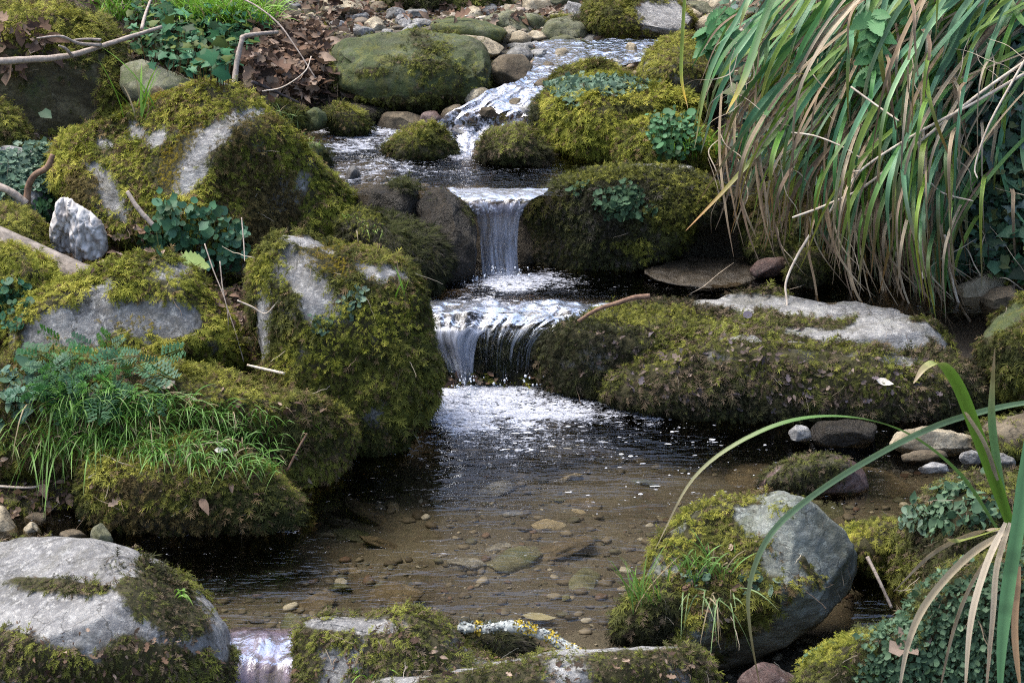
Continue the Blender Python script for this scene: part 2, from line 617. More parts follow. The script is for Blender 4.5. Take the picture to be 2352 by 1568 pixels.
def terr(x, y):
    xl = ip(y, [(2, -1.2), (3.5, -1.3), (4.4, -1.15), (4.7, -0.65), (5.3, -0.5), (6.0, -0.5), (6.5, -0.7), (7.0, -0.55), (7.4, -0.3), (8, -0.6), (9, -0.9)])
    xr = ip(y, [(2, 1.2), (3.5, 1.0), (4.4, 1.1), (5.2, 1.5), (5.9, 1.2), (6.15, 0.72), (6.6, 0.62), (7.0, 0.66), (8, 0.82), (9, 0.9)])
    hl = ip(y, [(2, -0.3), (3.5, 0.0), (4.5, 0.05), (5, 0.13), (5.5, 0.20), (6, 0.24), (6.5, 0.28), (7.0, 0.36), (7.25, 0.50), (7.6, 0.64), (8, 0.68), (9.3, 0.85), (60, 31)])
    hr = ip(y, [(2, -0.3), (3.5, 0.0), (4.2, 0.05), (5, 0.12), (5.7, 0.22), (6.0, 0.6), (6.3, 1.05), (7, 1.2), (8, 1.35), (9.3, 1.5), (60, 31)])
    b = bed(y)
    d1 = sstep(0, 0.22, xl - x)
    d2 = sstep(0, 0.38, x - xr)
    z = b + d1 * (hl - b) + d2 * (hr - b)
    z = z + np.clip(np.maximum(xl - x, x - xr) - 0.5, 0, 40) * 0.22
    P = np.stack([x, y, np.zeros_like(x)], 1)
    out = np.maximum(d1, d2)
    z = z + fbm(P, 5, 5, 3) * (0.012 + 0.03 * out) + fbm(P, 28, 3, 8, 0.6) * 0.009 * out
    return z, 1 - out


def axis(lo, hi, a, b, fine, coarse):
    L = list(np.arange(a, b, fine))
    s, v = fine, a
    while v > lo:
        s = min(s * 1.25, coarse)
        v -= s
        L.insert(0, v)
    s, v = fine, L[-1]
    while v < hi:
        s = min(s * 1.25, coarse)
        v += s
        L.append(v)
    return np.array(L)


gx = axis(-45, 45, -1.9, 1.9, 0.014, 3)
gy = axis(-15, 60, 3.2, 10.5, 0.018, 3)
XX, YY = np.meshgrid(gx, gy)
zz, bedm = terr(XX.ravel(), YY.ravel())
GV = np.stack([XX.ravel(), YY.ravel(), zz], 1)
nx, ny = len(gx), len(gy)
ii = np.arange(nx * ny).reshape(ny, nx)
GF = np.stack([ii[:-1, :-1].ravel(), ii[:-1, 1:].ravel(), ii[1:, 1:].ravel(), ii[1:, :-1].ravel()], 1)
go = mesh_obj('ground', GV, GF, GROUND, floats={'bed': bedm})
tag(go, kind='structure')

# ------------------------------------------------------------------ scatter engine
def make_template(tris):
    v, f = [], []
    for t in tris:
        f.append((len(v), len(v) + 1, len(v) + 2))
        v += list(t)
    return np.array(v, float), np.array(f)


def frond_template(seed, n=5, width=0.45, arch=0.3, thick=0.12):
    r = random.Random(seed)
    T, w = [], []

    def sp(t):
        return (t, 0.0, arch * math.sin(t * 2.2))
    for i in range(n):
        t = 0.08 + 0.8 * i / n
        for s in (-1, 1):
            L = width * (1 - 0.5 * t) * r.uniform(0.7, 1.2)
            a = sp(t)
            b = sp(t + thick)
            tip = (t + 0.28 * r.uniform(0.6, 1.5), s * L, a[2] + r.uniform(-0.1, 0.2))
            T.append((a, b, tip))
    T.append(((0.7, -0.07, sp(0.75)[2]), (0.7, 0.07, sp(0.75)[2]), (1.12, r.uniform(-0.1, 0.1), sp(1)[2])))
    T.append(((0, -0.05, 0), (0, 0.05, 0), (0.8, 0, sp(0.8)[2])))
    v, f = make_template(T)
    w = np.tile([0.62, 0.72, 1.5], len(T))  # pale young tips; darker bases also paint shade between fronds into the colour
    return v, f, w


def strand_template(seed):
    r = random.Random(seed)
    T = []
    for i in range(6):
        a = r.uniform(-0.9, 0.9)
        L = r.uniform(0.6, 1.2)
        x0 = r.uniform(0, 0.3)
        y0 = r.uniform(-0.2, 0.2)
        w = 0.05
        T.append(((x0, y0 - w, 0), (x0, y0 + w, 0.03), (x0 + L * math.cos(a), y0 + L * math.sin(a) * 0.8, r.uniform(0, 0.5))))
    v, f = make_template(T)
    return v, f, np.tile([0.85, 0.9, 1.2], 6)


def poly_template(outline, cup=0.1, fold=0.0):
    """leaf outline (x along leaf, y across), fan triangulated from an inner point with a shallow cup"""
    o = np.array(outline, float)
    c = o.mean(0)
    v = [(c[0], c[1], 0)]
    for x, y in o:
        v.append((x, y, cup * ((x - c[0]) ** 2 + (y - c[1]) ** 2) + fold * abs(y)))
    f = [(0, 1 + i, 1 + (i + 1) % len(o)) for i in range(len(o))]
    w = np.ones(len(v))
    w[0] = 1.1
    return np.array(v), np.array(f), w


def circ(n, a, b, jag=0.0, seed=0):
    r = random.Random(seed)
    return [(0.5 + a * math.cos(2 * math.pi * i / n) * (1 + r.uniform(-jag, jag)), b * math.sin(2 * math.pi * i / n) * (1 + r.uniform(-jag, jag))) for i in range(n)]


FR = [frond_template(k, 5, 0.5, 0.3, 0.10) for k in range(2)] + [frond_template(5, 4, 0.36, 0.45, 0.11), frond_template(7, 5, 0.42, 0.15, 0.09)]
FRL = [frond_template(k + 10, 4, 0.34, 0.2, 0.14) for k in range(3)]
ST = [strand_template(k) for k in range(3)]
LICHEN = [poly_template(circ(9, 0.5, 0.45, 0.35, k), 0.5) for k in range(3)]
ROUND = [poly_template(circ(8, 0.5, 0.48, 0.08, k), 0.3) for k in range(2)]
IVY = [poly_template([(0, 0), (-0.12, 0.38), (0.22, 0.28), (0.42, 0.52), (0.58, 0.22), (1.05, 0.0), (0.58, -0.22), (0.42, -0.52), (0.22, -0.28), (-0.12, -0.38)], 0.1, -0.15),
       poly_template([(0, 0), (-0.1, 0.3), (0.3, 0.4), (0.6, 0.22), (1.0, 0.0), (0.6, -0.22), (0.3, -0.4), (-0.1, -0.3)], 0.15, -0.2)]
OVATE = [poly_template([(0, 0), (0.2, 0.22), (0.5, 0.27), (0.8, 0.15), (1.05, 0), (0.8, -0.15), (0.5, -0.27), (0.2, -0.22)], 0.35, 0.25),
         poly_template([(0, 0), (0.25, 0.18), (0.55, 0.2), (0.85, 0.1), (1.05, 0), (0.85, -0.1), (0.5, -0.22), (0.2, -0.16)], -0.5, 0.3)]
OAKISH = [poly_template([(0, 0), (0.15, 0.2), (0.3, 0.12), (0.45, 0.36), (0.6, 0.18), (0.8, 0.26), (1.05, 0), (0.8, -0.24), (0.62, -0.15), (0.45, -0.34), (0.3, -0.12), (0.12, -0.2)], 0.6, 0.35),
          OVATE[1]]
def twig_template(seed):
    r = random.Random(seed)
    a, x, y, z = r.uniform(-0.5, 0.5), 0.0, 0.0, 0.0
    v, f = [], []
    for i in range(7):
        w = 0.014 * (1 - 0.1 * i)
        v += [(x, y - w, z), (x, y + w, z + 0.01)]
        a += r.uniform(-0.45, 0.45)
        x, y, z = x + 0.16 * math.cos(a), y + 0.16 * math.sin(a), z + r.uniform(-0.02, 0.04)
        if i:
            k = 2 * i
            f += [(k - 2, k - 1, k + 1), (k - 2, k + 1, k)]
    return np.array(v), np.array(f), np.ones(14)


TWIG = [twig_template(k) for k in range(5)]


def nettle_outline():
    o = []
    n = 7
    for s in (1, -1):
        seq = []
        for i in range(n):
            t = i / n
            w = 0.36 * math.sin(math.pi * (t * 0.85 + 0.18)) ** 0.8
            seq += [(t, w * s), (t + 0.11, w * 0.78 * s)]
        o += ([(0, 0)] + seq + [(1.08, 0)]) if s > 0 else seq[::-1]
    return o


NETTLE = [poly_template(nettle_outline(), 0.1, 0.15)]


def pinnate(seed):
    r = random.Random(seed)
    T = []
    for i in range(6):
        t = 0.15 + i * 0.14
        for s in (-1, 1):
            L = 0.42 * (1 - 0.6 * t)
            for j in range(3):
                u = 0.3 + 0.3 * j
                cx, cy = t + 0.12 * u, s * L * u
                T.append(((cx - 0.02, cy, 0.02), (cx + 0.11, cy - s * 0.02, 0.05), (cx + 0.03, cy + s * 0.16, r.uniform(0, 0.12))))
    T.append(((0, -0.015, 0), (0, 0.015, 0), (1.05, 0, 0.05)))
    v, f = make_template(T)
    return v, f, np.ones(len(v))


FERN = [pinnate(k) for k in range(2)]


def unit(a):
    return a / (np.linalg.norm(a, axis=-1, keepdims=True) + 1e-12)


def scatter(name, T, pos, up, fwd, size, col, mat, parent=None, rng=RNG, jit=0.12, wid=None):
    pos = np.asarray(pos, float)
    if len(pos) == 0:
        return None
    Z = unit(np.asarray(up, float))
    X = np.asarray(fwd, float)
    X = unit(X - Z * (X * Z).sum(1, keepdims=True))
    Y = np.cross(Z, X)
    size = np.broadcast_to(size, len(pos)).astype(float)
    wid = np.ones(len(pos)) if wid is None else np.broadcast_to(wid, len(pos))
    pick = rng.integers(0, len(T), len(pos))
    VV, FF, CC = [], [], []
    off = 0
    for k, (tv, tf, tw) in enumerate(T):
        idx = np.nonzero(pick == k)[0]
        if len(idx) == 0:
            continue
        s = size[idx][:, None, None]
        v = pos[idx][:, None, :] + s * (X[idx][:, None, :] * tv[None, :, 0:1] + Y[idx][:, None, :] * (tv[None, :, 1:2] * wid[idx][:, None, None]) + Z[idx][:, None, :] * tv[None, :, 2:3])
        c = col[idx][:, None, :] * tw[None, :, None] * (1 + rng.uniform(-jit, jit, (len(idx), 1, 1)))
        f = tf[None] + (np.arange(len(idx)) * len(tv))[:, None, None] + off
        VV.append(v.reshape(-1, 3))
        FF.append(f.reshape(-1, 3))
        CC.append(c.reshape(-1, 3))
        off += len(idx) * len(tv)
    return mesh_obj(name, np.concatenate(VV), np.concatenate(FF), mat, parent, cols=np.concatenate(CC), smooth=False)


def surf_sample(V, F, N, n, rng):
    a = V[F[:, 0]]
    b = V[F[:, 1]]
    c = V[F[:, 2]]
    ar = 0.5 * np.linalg.norm(np.cross(b - a, c - a), axis=1)
    n = int(n * ar.sum())
    i = rng.choice(len(F), n, p=ar / ar.sum())
    r1 = np.sqrt(rng.random(n))[:, None]
    r2 = rng.random(n)[:, None]
    w = (1 - r1, r1 * (1 - r2), r1 * r2)
    P = a[i] * w[0] + b[i] * w[1] + c[i] * w[2]
    NN = unit(N[F[i, 0]] * w[0] + N[F[i, 1]] * w[1] + N[F[i, 2]] * w[2])
    return P, NN


# moss palettes: (bright, mid, dark, straw)
PAL = dict(
    bright=((0.46, 0.435, 0.08), (0.24, 0.265, 0.035), (0.055, 0.065, 0.014), (0.18, 0.13, 0.06)),
    mid=((0.33, 0.33, 0.06), (0.145, 0.155, 0.03), (0.038, 0.046, 0.013), (0.16, 0.115, 0.06)),
    dull=((0.25, 0.27, 0.05), (0.09, 0.10, 0.028), (0.030, 0.032, 0.015), (0.15, 0.115, 0.075)),
    wet=((0.075, 0.085, 0.025), (0.040, 0.045, 0.020), (0.022, 0.022, 0.014), (0.06, 0.055, 0.045)),
    gold=((0.34, 0.27, 0.02), (0.22, 0.17, 0.015), (0.10, 0.08, 0.012), (0.17, 0.12, 0.04)),
    brown=((0.20, 0.16, 0.055), (0.10, 0.078, 0.03), (0.042, 0.032, 0.015), (0.19, 0.135, 0.08)),
)
LPAL = dict(
    lichen=((0.22, 0.30, 0.22), (0.11, 0.19, 0.13), (0.06, 0.10, 0.06)),
    clover=((0.07, 0.17, 0.06), (0.04, 0.11, 0.05), (0.03, 0.07, 0.03)),
    blue=((0.14, 0.23, 0.13), (0.07, 0.135, 0.075), (0.035, 0.07, 0.035)),
)


def pal3(p, t):
    """t 0..1 dark->mid->bright"""
    t = np.clip(t, 0, 1)[:, None]
    b, m, d = (np.array(p[k]) for k in (0, 1, 2))
    return np.where(t < 0.5, d + (m - d) * t * 2, m + (b - m) * (t - 0.5) * 2)


def ell(P, ells, seed, amp=0.45, sc=14, grow=1.0):
    """max membership in ellipses given on the photo, ragged by noise in space"""
    u, v = proj(P)
    nz = fbm(P, sc, 3, seed) * amp
    r = np.full(len(P), -9.0)
    for e in ells:
        eu, ev, ru, rv = e[:4]
        an = math.radians(e[4]) if len(e) > 4 else 0
        du, dv = u - eu, v - ev
        ru, rv = ru * grow, rv * grow
        a = (du * math.cos(an) + dv * math.sin(an)) / ru
        b = (-du * math.sin(an) + dv * math.cos(an)) / rv
        r = np.maximum(r, 1 - np.sqrt(a * a + b * b) + nz)
    return r


ROCKS = []      # (name, V, F) for ray casts
TREE = {'v': [], 'f': [], 'n': 0, 'own': []}
DENS = 30000


def add_tree(V, F, key):
    TREE['v'].append(V)
    TREE['f'].append(F + TREE['n'])
    TREE['n'] += len(V)
    TREE['own'] += [key] * len(F)


def chaikin(P, it=1):
    for _ in range(it):
        Q = []
        for i in range(len(P)):
            a, b = P[i], P[(i + 1) % len(P)]
            Q += [a * 0.87 + b * 0.13, a * 0.13 + b * 0.87]
        P = Q
    return P


def rock(name, label, cat, outline, Y, depth, mat='grey', cover=0.0, pal='mid', bare=(), mossy=(), patches=(), pw=2.4, seed=1,
         rough=0.05, sub=5, cuts=3, zw=None, size=0.016, dens=1.0, group=None, style='frond', top=None, straw=0.12, planes=(), lean=0.0,
         lump=0.010, upb=0.0, wetband=0.05, angular=0.0):
    """A stone built from its traced outline at its own distance, thickness `depth` each way along the view.
    bare/mossy: ellipses where stone shows / moss grows; patches: (kind, palette, ellipses, density, size)."""
    rng = np.random.default_rng(seed * 13 + 5)
    o = np.array(outline, float)
    uc, vc = (o[:, 0].min() + o[:, 0].max()) / 2, (o[:, 1].min() + o[:, 1].max()) / 2
    hw, hh = np.ptp(o[:, 0]) / 2, np.ptp(o[:, 1]) / 2
    q = np.array(chaikin([np.array(((p[0] - uc) / hw, (vc - p[1]) / hh)) for p in o], 1))
    v, f = ico(sub)
    th = np.arctan2(v[:, 2], v[:, 0])
    # radial distance of outline for a table of angles
    ta = np.linspace(-math.pi, math.pi, 721)
    R = np.zeros(721)
    cx, cy = np.cos(ta), np.sin(ta)
    for i in range(len(q)):
        a, b = q[i], q[(i + 1) % len(q)]
        e = b - a
        den = cx * e[1] - cy * e[0]
        den = np.where(abs(den) < 1e-9, 1e-9, den)
        t = (a[0] * e[1] - a[1] * e[0]) / den
        s = (a[0] * cy - a[1] * cx) / den
        ok = (s >= -1e-6) & (s <= 1 + 1e-6) & (t > 0)
        R = np.where(ok, np.maximum(R, t), R)
    R = np.where(R <= 0, 0.5, R)
    Rt = np.interp(th, ta, R)
    s = np.sqrt(v[:, 0] ** 2 + v[:, 2] ** 2)
    s2 = s ** (2 / pw)
    d2 = np.sign(v[:, 1]) * np.abs(v[:, 1]) ** (2 / pw)
    A = s2 * Rt * np.cos(th)
    B = s2 * Rt * np.sin(th)
    Q = np.stack([A, d2, B], 1)
    # broken faces, mostly facing the viewer so the outline holds
    for k in range(cuts):
        nrm = unit(rng.normal(0, 1, 3) * np.array([1, 0.5, 1]) + np.array([0, -rng.uniform(0.6, 1.6), 0]))
        dd = Q @ nrm
        L = dd.max() * rng.uniform(0.66, 0.86)
        Q = Q - nrm[None] * np.maximum(0, dd - L)[:, None] * 0.9
    for k in range(int(angular)):
        nrm = unit(rng.normal(0, 1, 3))
        dd = Q @ nrm
        L = dd.max() * rng.uniform(0.72, 0.9)
        Q = Q - nrm[None] * np.maximum(0, dd - L)[:, None] * 0.92
    cen = at(uc, vc, Y)
    tf = (cen - CPOS) @ FWD
    # silhouette compensation: near points project larger, so scale with distance
    k = (tf + Q[:, 1] * depth) * KPX
    P = CPOS + ((uc - 1176) * KPX * RIGHT + (784 - vc) * KPX * UPV + FWD)[None] * (tf + Q[:, 1] * depth)[:, None] \
        + (Q[:, 0] * hw * k)[:, None] * RIGHT + (Q[:, 2] * hh * k)[:, None] * UPV
    for (pn, pp) in planes:     # world planes: (normal, point) cut the stone flat
        pn = unit(np.array(pn, float))
        dd = (P - np.array(pp)) @ pn
        P = P - pn[None] * (np.maximum(0, dd) * 0.92)[:, None]
    sz = min(hw, hh) * tf * KPX
    N = vnormals(P, f)
    n1 = fbm(P, 1.1 / sz, 4, seed, 0.5)
    n2 = fbm(P, 30, 3, seed + 9, 0.55)
    P = P + N * (rough * sz * n1 + 0.0022 * n2)[:, None]
    N = vnormals(P, f)

    def mossmask(P, N):
        m = cover + 0.32 * fbm(P, 9, 4, seed + 3, 0.6) + upb * N[:, 2]
        if bare:
            m = m - 1.15 * np.clip(ell(P, bare, seed, grow=1.22) * 2.2, 0, 1)
        if mossy:
            m = m + 1.6 * np.clip(ell(P, mossy, seed + 1) * 3, 0, 1)
        return m - 0.5
    mm = mossmask(P, N) if (cover > 0 or mossy) else np.full(len(P), -1.0)
    ms = sstep(-0.06, 0.10, mm)
    lumps = 0.5 + 0.5 * vnoise(P * 30, seed) + 0.3 * vnoise(P * 70, seed)
    P = P + N * (ms * (0.001 + lump * 0.8 * lumps))[:, None]
    if zw is None:
        wet = np.zeros(len(P))
    else:
        wet = 1 - sstep(0.0, wetband, P[:, 2] - zw - 0.01 * fbm(P, 12, 2, seed))
    N = vnormals(P, f)
    ob = mesh_obj(name, P, f, M[mat], floats={'moss': ms, 'wet': wet})
    tag(ob, label, cat, group)
    add_tree(P, f, name)
    if cover > 0 or mossy:
        SP, SN = surf_sample(P, f, N, DENS * dens, rng)
        view = unit(CPOS[None] - SP)
        face = (SN * view).sum(1)
        keep = (mossmask(SP, SN) > rng.normal(0, 0.09, len(SP)) + 0.14 * vnoise(SP * 40, seed + 5)) & (face > -0.3) & (SP[:, 2] > (-9 if zw is None else zw - 0.03))
        u, w = proj(SP)
        keep &= (u > -160) & (u < 2512) & (w > -120) & (w < 1690)
        # away from lichen patches
        for (kind, lp, ells, dn, ls) in patches:
            keep &= ell(SP, ells, seed + 21) < 0.25 + rng.uniform(-0.3, 0.3, len(SP))
        SP, SN = SP[keep], SN[keep]
        n = len(SP)
        # moss hangs down steep faces and points anyhow on flat ones
        down = np.array([0, 0, -1.0])
        tang = down - SN * (SN @ down)[:, None]
        rnd = rng.normal(0, 1, (n, 3))
        steep = np.linalg.norm(tang, axis=1)[:, None]
        cl = np.stack([fbm(SP, 14, 2, seed + k, 0.5) for k in range(3)], 1)
        fw = unit(tang * 1.4 * steep + rnd * 0.45 + cl * 0.9)
        up = unit(SN + rng.normal(0, 0.45, (n, 3)) + np.array([0, 0, 0.15]))
        p = PAL[pal]
        tn = 0.45 + 0.5 * fbm(SP, 6, 3, seed + 31, 0.6) + 0.22 * vnoise(SP * 34, seed + 41) + rng.normal(0, 0.19, n) + 0.16 * (SN[:, 2] - 0.3)
        if zw is not None:
            tn = tn - 0.55 * (1 - sstep(0.0, 0.12, SP[:, 2] - zw))
        colr = pal3(p, tn)
        br = (0.5 + 0.5 * fbm(SP, 5, 3, seed + 77)) * 0.9
        isst = rng.random(n) < 0.95 * straw * (0.4 + 1.3 * br)
        colr = np.where(isst[:, None], np.array(p[3])[None] * rng.uniform(0.5, 1.5, (n, 1)), colr)
        wetc = np.array([0.6, 0.65, 0.7])
        if zw is not None:
            ww = (1 - sstep(0.0, 0.06, SP[:, 2] - zw))[:, None] * 0.6
            colr = colr * (1 - ww) + colr * wetc * 0.5 * ww
        sizes = size * 1.12 * rng.uniform(0.5, 1.45, n) * (1 + 0.35 * fbm(SP, 11, 2, seed + 91)) * (0.85 + 0.4 * (cl[:, 0] + 0.5))
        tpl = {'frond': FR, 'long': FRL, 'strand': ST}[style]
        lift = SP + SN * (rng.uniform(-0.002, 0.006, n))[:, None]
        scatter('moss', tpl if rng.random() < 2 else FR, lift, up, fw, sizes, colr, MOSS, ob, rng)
    for (kind, lp, ells, dn, ls) in patches:
        SP, SN = surf_sample(P, f, N, DENS * dn, rng)
        view = unit(CPOS[None] - SP)
        keep = (ell(SP, ells, seed + 21) > rng.uniform(0, 0.35, len(SP))) & ((SN * view).sum(1) > -0.15)
        SP, SN = SP[keep], SN[keep]
        n = len(SP)
        if n == 0:
            continue
        down = np.array([0, 0, -1.0])
        fw = down - SN * (SN @ down)[:, None] * 1.0 + rng.normal(0, 0.8, (n, 3))
        hgt = rng.uniform(0.004, 0.016, n)[:, None]
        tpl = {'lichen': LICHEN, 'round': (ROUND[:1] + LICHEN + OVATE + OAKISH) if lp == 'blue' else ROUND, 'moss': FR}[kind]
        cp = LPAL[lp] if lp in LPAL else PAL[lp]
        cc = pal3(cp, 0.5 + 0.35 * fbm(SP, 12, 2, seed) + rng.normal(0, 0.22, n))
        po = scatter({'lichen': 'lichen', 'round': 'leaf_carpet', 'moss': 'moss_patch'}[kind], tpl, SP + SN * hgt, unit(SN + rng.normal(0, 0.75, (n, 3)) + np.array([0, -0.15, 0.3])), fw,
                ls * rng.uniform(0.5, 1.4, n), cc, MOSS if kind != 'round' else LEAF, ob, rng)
        po['kind'] = 'stuff'
    return ob


# ------------------------------------------------------------------ BOULDERS AND STONES
exec_rocks = []
R_ = rock
# --- left side
R_('boulder', 'large peaked grey boulder with yellow-green moss, under the ivy bank at upper left', 'boulder',
   [(138, 400), (150, 340), (250, 290), (320, 240), (390, 205), (450, 190), (525, 195), (570, 235), (605, 262), (650, 300), (700, 350), (745, 400), (780, 440), (798, 500), (800, 590), (720, 640), (560, 640), (400, 600), (240, 560), (165, 490)],
   6.05, 0.34, 'pale', 0.68, 'bright', bare=[(475, 330, 95, 24, -48), (560, 268, 50, 12, -25), (255, 425, 26, 46, -25), (315, 300, 22, 18), (350, 320, 22, 20), (240, 330, 22, 12), (425, 400, 20, 40, 20), (215, 375, 30, 14, 20)],
   patches=[('moss', 'gold', [(430, 330, 95, 22, -55), (350, 240, 60, 12, -20), (390, 400, 30, 60, 10)], 0.8, 0.010), ('moss', 'brown', [(600, 470, 110, 170, -10), (190, 450, 50, 60)], 0.9, 0.018)], pw=2.6, seed=11, sub=6, cuts=0, straw=0.2, rough=0.09, size=0.017, planes=[((-0.42, -0.72, 0.62), at(480, 380, 5.80)), ((0.62, -0.78, 0.12), at(500, 370, 5.80))])
R_('boulder', 'tall mossy boulder with grey bare peak standing left of the lower waterfall', 'boulder',
   [(580, 700), (575, 620), (605, 570), (640, 535), (700, 545), (770, 570), (850, 592), (930, 608), (962, 650), (978, 730), (985, 800), (995, 840), (980, 920), (940, 980), (925, 1050), (860, 1110), (760, 1080), (680, 1000), (600, 900), (585, 800)],
   5.12, 0.24, 'grey', 0.78, 'mid', bare=[(672, 610, 42, 55, 15), (735, 690, 42, 45, 10), (700, 558, 55, 14, 18), (850, 625, 40, 16, 30), (900, 622, 30, 10, 20), (610, 740, 14, 90), (700, 640, 20, 30)],
   patches=[('moss', 'gold', [(760, 610, 90, 34, 18)], 1.0, 0.010), ('lichen', 'lichen', [(810, 690, 24, 42, 25), (740, 735, 30, 26)], 0.35, 0.016), ('moss', 'bright', [(630, 620, 40, 60), (830, 740, 120, 60), (720, 830, 100, 50)], 0.6, 0.017)],
   pw=3.0, seed=12, sub=6, cuts=0, rough=0.07, planes=[((-0.05, -0.62, 0.78), at(730, 660, 4.98)), ((-0.75, -0.6, 0.2), at(640, 720, 5.0)), ((0.1, -1, 0.0), at(820, 860, 4.90))], zw=ZL, size=0.018, dens=1.2, straw=0.15)
R_('boulder', 'low grey rock with yellow moss rim on the left, between plank and fern-like leaves', 'rock',
   [(15, 780), (25, 720), (100, 668), (190, 640), (250, 612), (330, 596), (390, 595), (440, 625), (465, 680), (520, 740), (560, 820), (575, 900), (400, 920), (200, 880), (40, 860)],
   5.2, 0.24, 'grey', 0.72, 'bright', bare=[(190, 752, 140, 62, -8), (335, 722, 110, 36, 6), (110, 795, 55, 42), (410, 615, 22, 16)],
   patches=[('moss', 'gold', [(330, 745, 95, 22, 4), (120, 790, 30, 22)], 0.35, 0.012)],
   pw=2.4, seed=13, sub=6, cuts=2, size=0.017, straw=0.1)
R_('boulder', 'small round mossy rock at left edge under the end of the plank', 'rock',
   [(-60, 600), (0, 568), (50, 575), (100, 605), (122, 650), (110, 700), (40, 760), (-60, 780)], 5.3, 0.16, 'olive', 1.1, 'bright',
   patches=[('round', 'clover', [(30, 690, 50, 50)], 0.25, 0.012)], seed=14, size=0.018)
R_('boulder', 'big dark hollow-faced boulder with mossy top at the upper left corner', 'boulder',
   [(-120, 60), (0, 10), (150, 22), (230, 55), (268, 105), (290, 200), (280, 300), (180, 370), (0, 380), (-120, 360)], 7.0, 0.35, 'cave', 0.25, 'mid',
   mossy=[(120, 65, 190, 62, 8), (255, 190, 30, 110)], pw=3.2, seed=15, sub=6, straw=0.2, zw=None, planes=[((0.1, -1, -0.2), (-0.9, 6.80, 0.70))], size=0.02)
R_('boulder', 'half-seen moss cushion at left edge below the dark hollow boulder', 'rock',
   [(-60, 250), (0, 245), (35, 270), (58, 320), (40, 360), (-60, 360)], 6.4, 0.12, 'olive', 1.1, 'mid', seed=16, size=0.02)
R_('boulder', 'rock crusted with pale grey-green lichen lobes at the left edge', 'rock',
   [(-80, 350), (0, 335), (80, 342), (135, 360), (150, 430), (140, 540), (60, 580), (-80, 560)], 6.15, 0.2, 'grey', 0.3, 'mid',
   patches=[('lichen', 'lichen', [(60, 400, 110, 70)], 0.8, 0.018), ('round', 'clover', [(90, 470, 60, 60)], 0.3, 0.018)], seed=17)
R_('boulder', 'low mossy rock below the lichened rock, behind the plank', 'rock',
   [(-60, 490), (20, 475), (70, 490), (105, 530), (100, 580), (20, 600), (-60, 600)], 5.75, 0.14, 'olive', 1.1, 'mid', seed=18)
R_('boulder', 'smooth grey-green stone behind the peaked boulder below the ivy', 'stone',
   [(280, 150), (330, 135), (380, 160), (440, 185), (470, 200), (430, 240), (300, 240), (275, 200)], 6.75, 0.14, 'olive', 0.0, seed=19, sub=4)
R_('boulder', 'small brown cobble on top behind the peaked boulder', 'stone',
   [(340, 205), (360, 195), (378, 205), (375, 225), (345, 225)], 6.35, 0.04, 'brown', seed=20, sub=4)
R_('boulder', 'mossy ledge with grass and fern-like leaves across the left side', 'rock',
   [(-120, 860), (0, 835), (110, 812), (250, 820), (400, 850), (520, 868), (620, 905), (720, 925), (795, 960), (812, 1010), (770, 1080), (700, 1130), (500, 1150), (300, 1130), (150, 1090), (40, 1095), (-120, 1080)],
   4.80, 0.26, 'olive', 1.1, 'mid', pw=2.8, seed=21, sub=6, cuts=1, straw=0.3, size=0.017, dens=1.1)
R_('boulder', 'mossy overhanging rock at the waterline, front left of the pool', 'rock',
   [(178, 1130), (190, 1050), (260, 1010), (340, 985), (450, 1000), (540, 1030), (620, 1075), (665, 1120), (692, 1170), (710, 1225), (620, 1262), (450, 1250), (300, 1235), (205, 1200)],
   4.55, 0.18, 'olive', 1.1, 'mid', pw=2.6, seed=22, sub=6, cuts=1, zw=ZL, straw=0.22, size=0.017, dens=1.1,
   patches=[('moss', 'brown', [(330, 1120, 120, 30, 5), (400, 1190, 250, 30, 2)], 0.5, 0.018)])
R_('boulder', 'grey stone face in shade under the grassy ledge at left edge', 'rock',
   [(-80, 1040), (60, 1040), (150, 1060), (170, 1110), (120, 1170), (0, 1185), (-80, 1180)], 4.78, 0.12, 'grey', 0.2, 'dull', seed=23, zw=ZL, wetband=0.2)
# left foreground
R_('boulder', 'wide pale flat slab with moss patches in the bottom left corner', 'boulder',
   [(-200, 1270), (0, 1236), (120, 1234), (220, 1240), (300, 1265), (380, 1300), (440, 1350), (490, 1395), (525, 1440), (545, 1500), (560, 1640), (300, 1700), (-200, 1700)],
   3.85, 0.42, 'grey', 0.12, 'dull', mossy=[(385, 1375, 110, 75, 42), (120, 1345, 120, 20, 5), (80, 1510, 230, 55, 12), (400, 1540, 240, 65, 10)],
   pw=2.3, seed=24, sub=6, cuts=1, straw=0.35, size=0.014, style='long', lump=0.006)
R_('boulder', 'upright cream stone at the left edge above the pale slab', 'stone',
   [(-25, 1170), (5, 1160), (28, 1185), (48, 1238), (0, 1250), (-30, 1245)], 4.45, 0.06, 'cream', seed=25, sub=4)
R_('boulder', 'yellowish cobble second from the left edge above the pale slab', 'stone',
   [(50, 1215), (70, 1195), (90, 1205), (100, 1235), (60, 1242)], 4.42, 0.04, 'cream', seed=26, sub=4, angular=4)
R_('boulder', 'tan cobble half in shade behind the yellowish one', 'stone',
   [(52, 1190), (75, 1175), (112, 1180), (115, 1205), (70, 1220)], 4.5, 0.05, 'brown', seed=27, sub=4)
R_('boulder', 'orange-brown flat cobble in the pool corner at left', 'stone',
   [(135, 1225), (165, 1212), (185, 1218), (205, 1236), (150, 1245)], 4.35, 0.05, 'brown', seed=28, sub=4, angular=4, zw=ZL - 0.04)
R_('boulder', 'olive pointed cobble in the pool beside the pale slab', 'stone',
   [(208, 1230), (215, 1210), (232, 1200), (252, 1218), (262, 1245), (215, 1255)], 4.33, 0.05, 'olive', seed=29, sub=4, angular=4, zw=ZL - 0.03)
